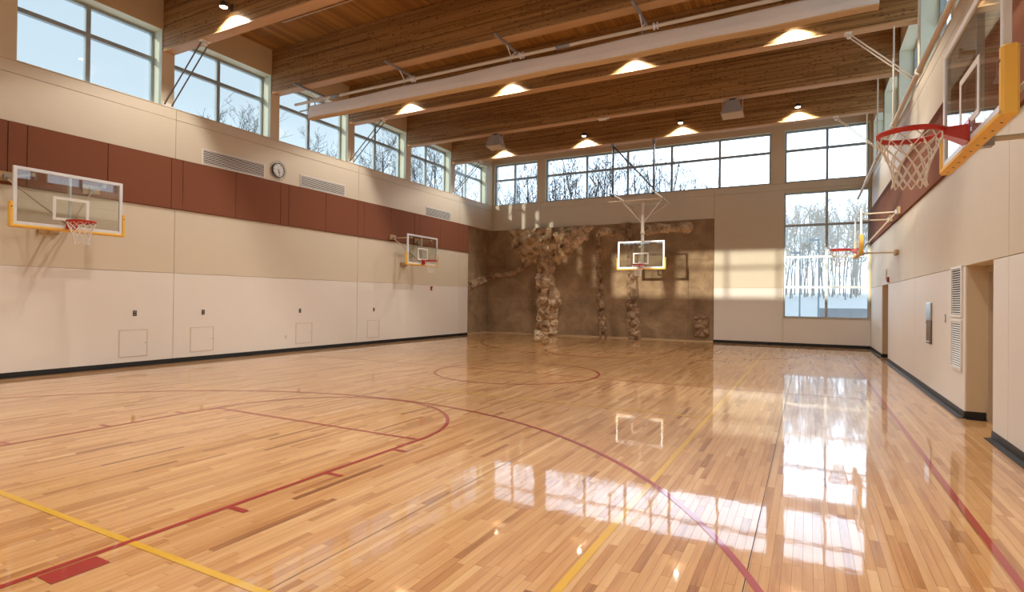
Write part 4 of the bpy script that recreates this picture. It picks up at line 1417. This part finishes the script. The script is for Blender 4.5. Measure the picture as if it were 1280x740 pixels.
def make_tree(seed, H, r0):
    rn = random.Random(seed)
    m = MB()

    def branch(p, d, ln, r, lev):
        k = 5 if lev == 0 else 3
        pts, rad = [p.copy()], [r]
        q, dd = p.copy(), d.copy()
        for i in range(k):
            dd = (dd + Vector((rn.gauss(0, 1), rn.gauss(0, 1), rn.gauss(0.25, 0.6))) * (0.05 if lev == 0 else 0.13)).normalized()
            q = q + dd * ln / k
            pts.append(q.copy())
            rad.append(r * (1 - 0.75 * (i + 1) / k))
        m.path(pts, rad, 5 if lev == 0 else 3, False)
        if lev >= 4: return
        nb = (11, 6, 4, 3)[lev]
        for j in range(nb):
            t = (0.28 if lev == 0 else 0.2) + (0.98 - (0.28 if lev == 0 else 0.2)) * (j + rn.random()) / nb
            i = min(k - 1, int(t * k))
            f_ = t * k - i
            bp = pts[i].lerp(pts[i + 1], f_)
            br = rad[i] + (rad[i + 1] - rad[i]) * f_
            a = rn.random() * 2 * math.pi
            side = Vector((math.cos(a), math.sin(a), 0))
            side = (side - dd * side.dot(dd)).normalized()
            ang = math.radians(rn.uniform(25, 55))
            nd = (dd * math.cos(ang) + side * math.sin(ang) + Vector((0, 0, 0.25))).normalized()
            branch(bp, nd, ln * rn.uniform(0.32, 0.5) * (1.15 - 0.6 * t if lev == 0 else 1), max(0.011, br * 0.6), lev + 1)

    branch(Vector((0, 0, 0)), Vector((0, 0, 1)), H, r0, 0)
    k_ = H / max(p[2] for p in m.v)
    m.v = [(p[0] * k_, p[1] * k_, p[2] * k_) for p in m.v]
    return m


protos, protos_dark = [], []
for s in range(5):
    me = make_tree(40 + s, 12.0, 0.10)
    mesh = bpy.data.meshes.new('bare_tree')
    mesh.from_pydata(me.v, [], me.f)
    mesh.polygons.foreach_set('use_smooth', me.smooth)
    mesh.materials.append(M['bark'])
    protos.append(mesh)
    md = mesh.copy()
    md.materials[0] = M['bark_dark']
    protos_dark.append(md)
rt_ = random.Random(21)
spots = []
for i in range(70):       # wood beyond the picture window
    spots.append((lambda yv: (rt_.uniform(-0.06, 0.10) * yv, yv, rt_.uniform(0.70, 1.0) * (0.175 * yv + 0.5) / 12.0, 'bare pale tree in the wood beyond the picture window'))(47 + i * 0.8 + rt_.uniform(-.5, .5)))
for i in range(44):       # wood behind the ribbon windows
    yv = rt_.uniform(48, 75)
    fx = (i + rt_.random()) / 44
    spots.append((-(0.12 + 0.46 * fx) * yv, yv, ((0.19 + 0.10 * min(1, fx * 3)) * rt_.uniform(0.82, 1.08) * yv + 1.0) / 12.0, 'bare tree in the wood behind the ribbon window'))
for i in range(44):       # undergrowth
    yv = 52 + i * 1.1
    spots.append((rt_.uniform(-0.06, 0.10) * yv, yv, rt_.uniform(0.28, 0.42), 'low bare sapling in the undergrowth beyond the picture window'))
for i in range(18):       # beyond the clock wall
    dy_, el_ = ((9.0, .285), (10.1, .30), (12.6, .262), (15.2, .25), (16.2, .275), (17.8, .27), (18.9, .27), (20.8, .25), (22.3, .245))[i // 2]
    dy_ += rt_.uniform(-0.5, 0.5)
    k_ = (39 + 4 * (i % 2) + rt_.uniform(-1, 1)) / math.hypot(14, dy_)
    spots.append((-14 * k_, dy_ * k_, (1.6 + el_ * 42) / 12.0 * rt_.uniform(0.95, 1.04), 'bare tree standing beyond the clock wall windows'))
for i, (tx, ty, sc, lab) in enumerate(spots):
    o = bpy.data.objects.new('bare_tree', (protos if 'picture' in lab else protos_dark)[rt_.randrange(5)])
    COL.objects.link(o)
    zg = ground_z(tx, ty) if ty > 24.1 and 'clock' not in lab else (0.68 if ty <= 24.05 else ground_z(tx, ty))
    o.location = (tx, ty, zg - 0.05)
    o.scale = (sc, sc, sc)
    o.rotation_euler = (0, 0, rt_.uniform(0, 6.28))
    tag(o, lab, 'tree', {'p': 'trees beyond the picture window', 'r': 'trees behind the ribbon window', 'c': 'trees beyond the clock wall'}['p' if 'picture' in lab else ('r' if 'ribbon' in lab else 'c')])

for px, py, hh, lab in ((-0.4, 33.5, 3.4, 'short blue-grey lamp post in the snow outside the picture window'), (0.45, 31.2, 4.0, 'taller blue-grey lamp post in the snow outside the picture window')):
    lp = thing('lamp_post', lab, 'lamp post', (px, py, ground_z(px, py) - 0.05))
    zb = ground_z(px, py) - 0.05
    MB().tube((px, py, zb), (px, py, zb + hh), 0.045, 10, 0.035).build('post', M['post'], lp)
    MB().box(px - 0.45, px + 0.05, py - 0.10, py + 0.10, zb + hh, zb + hh + 0.08, 0.02).build('lamp_head', M['post'], lp)
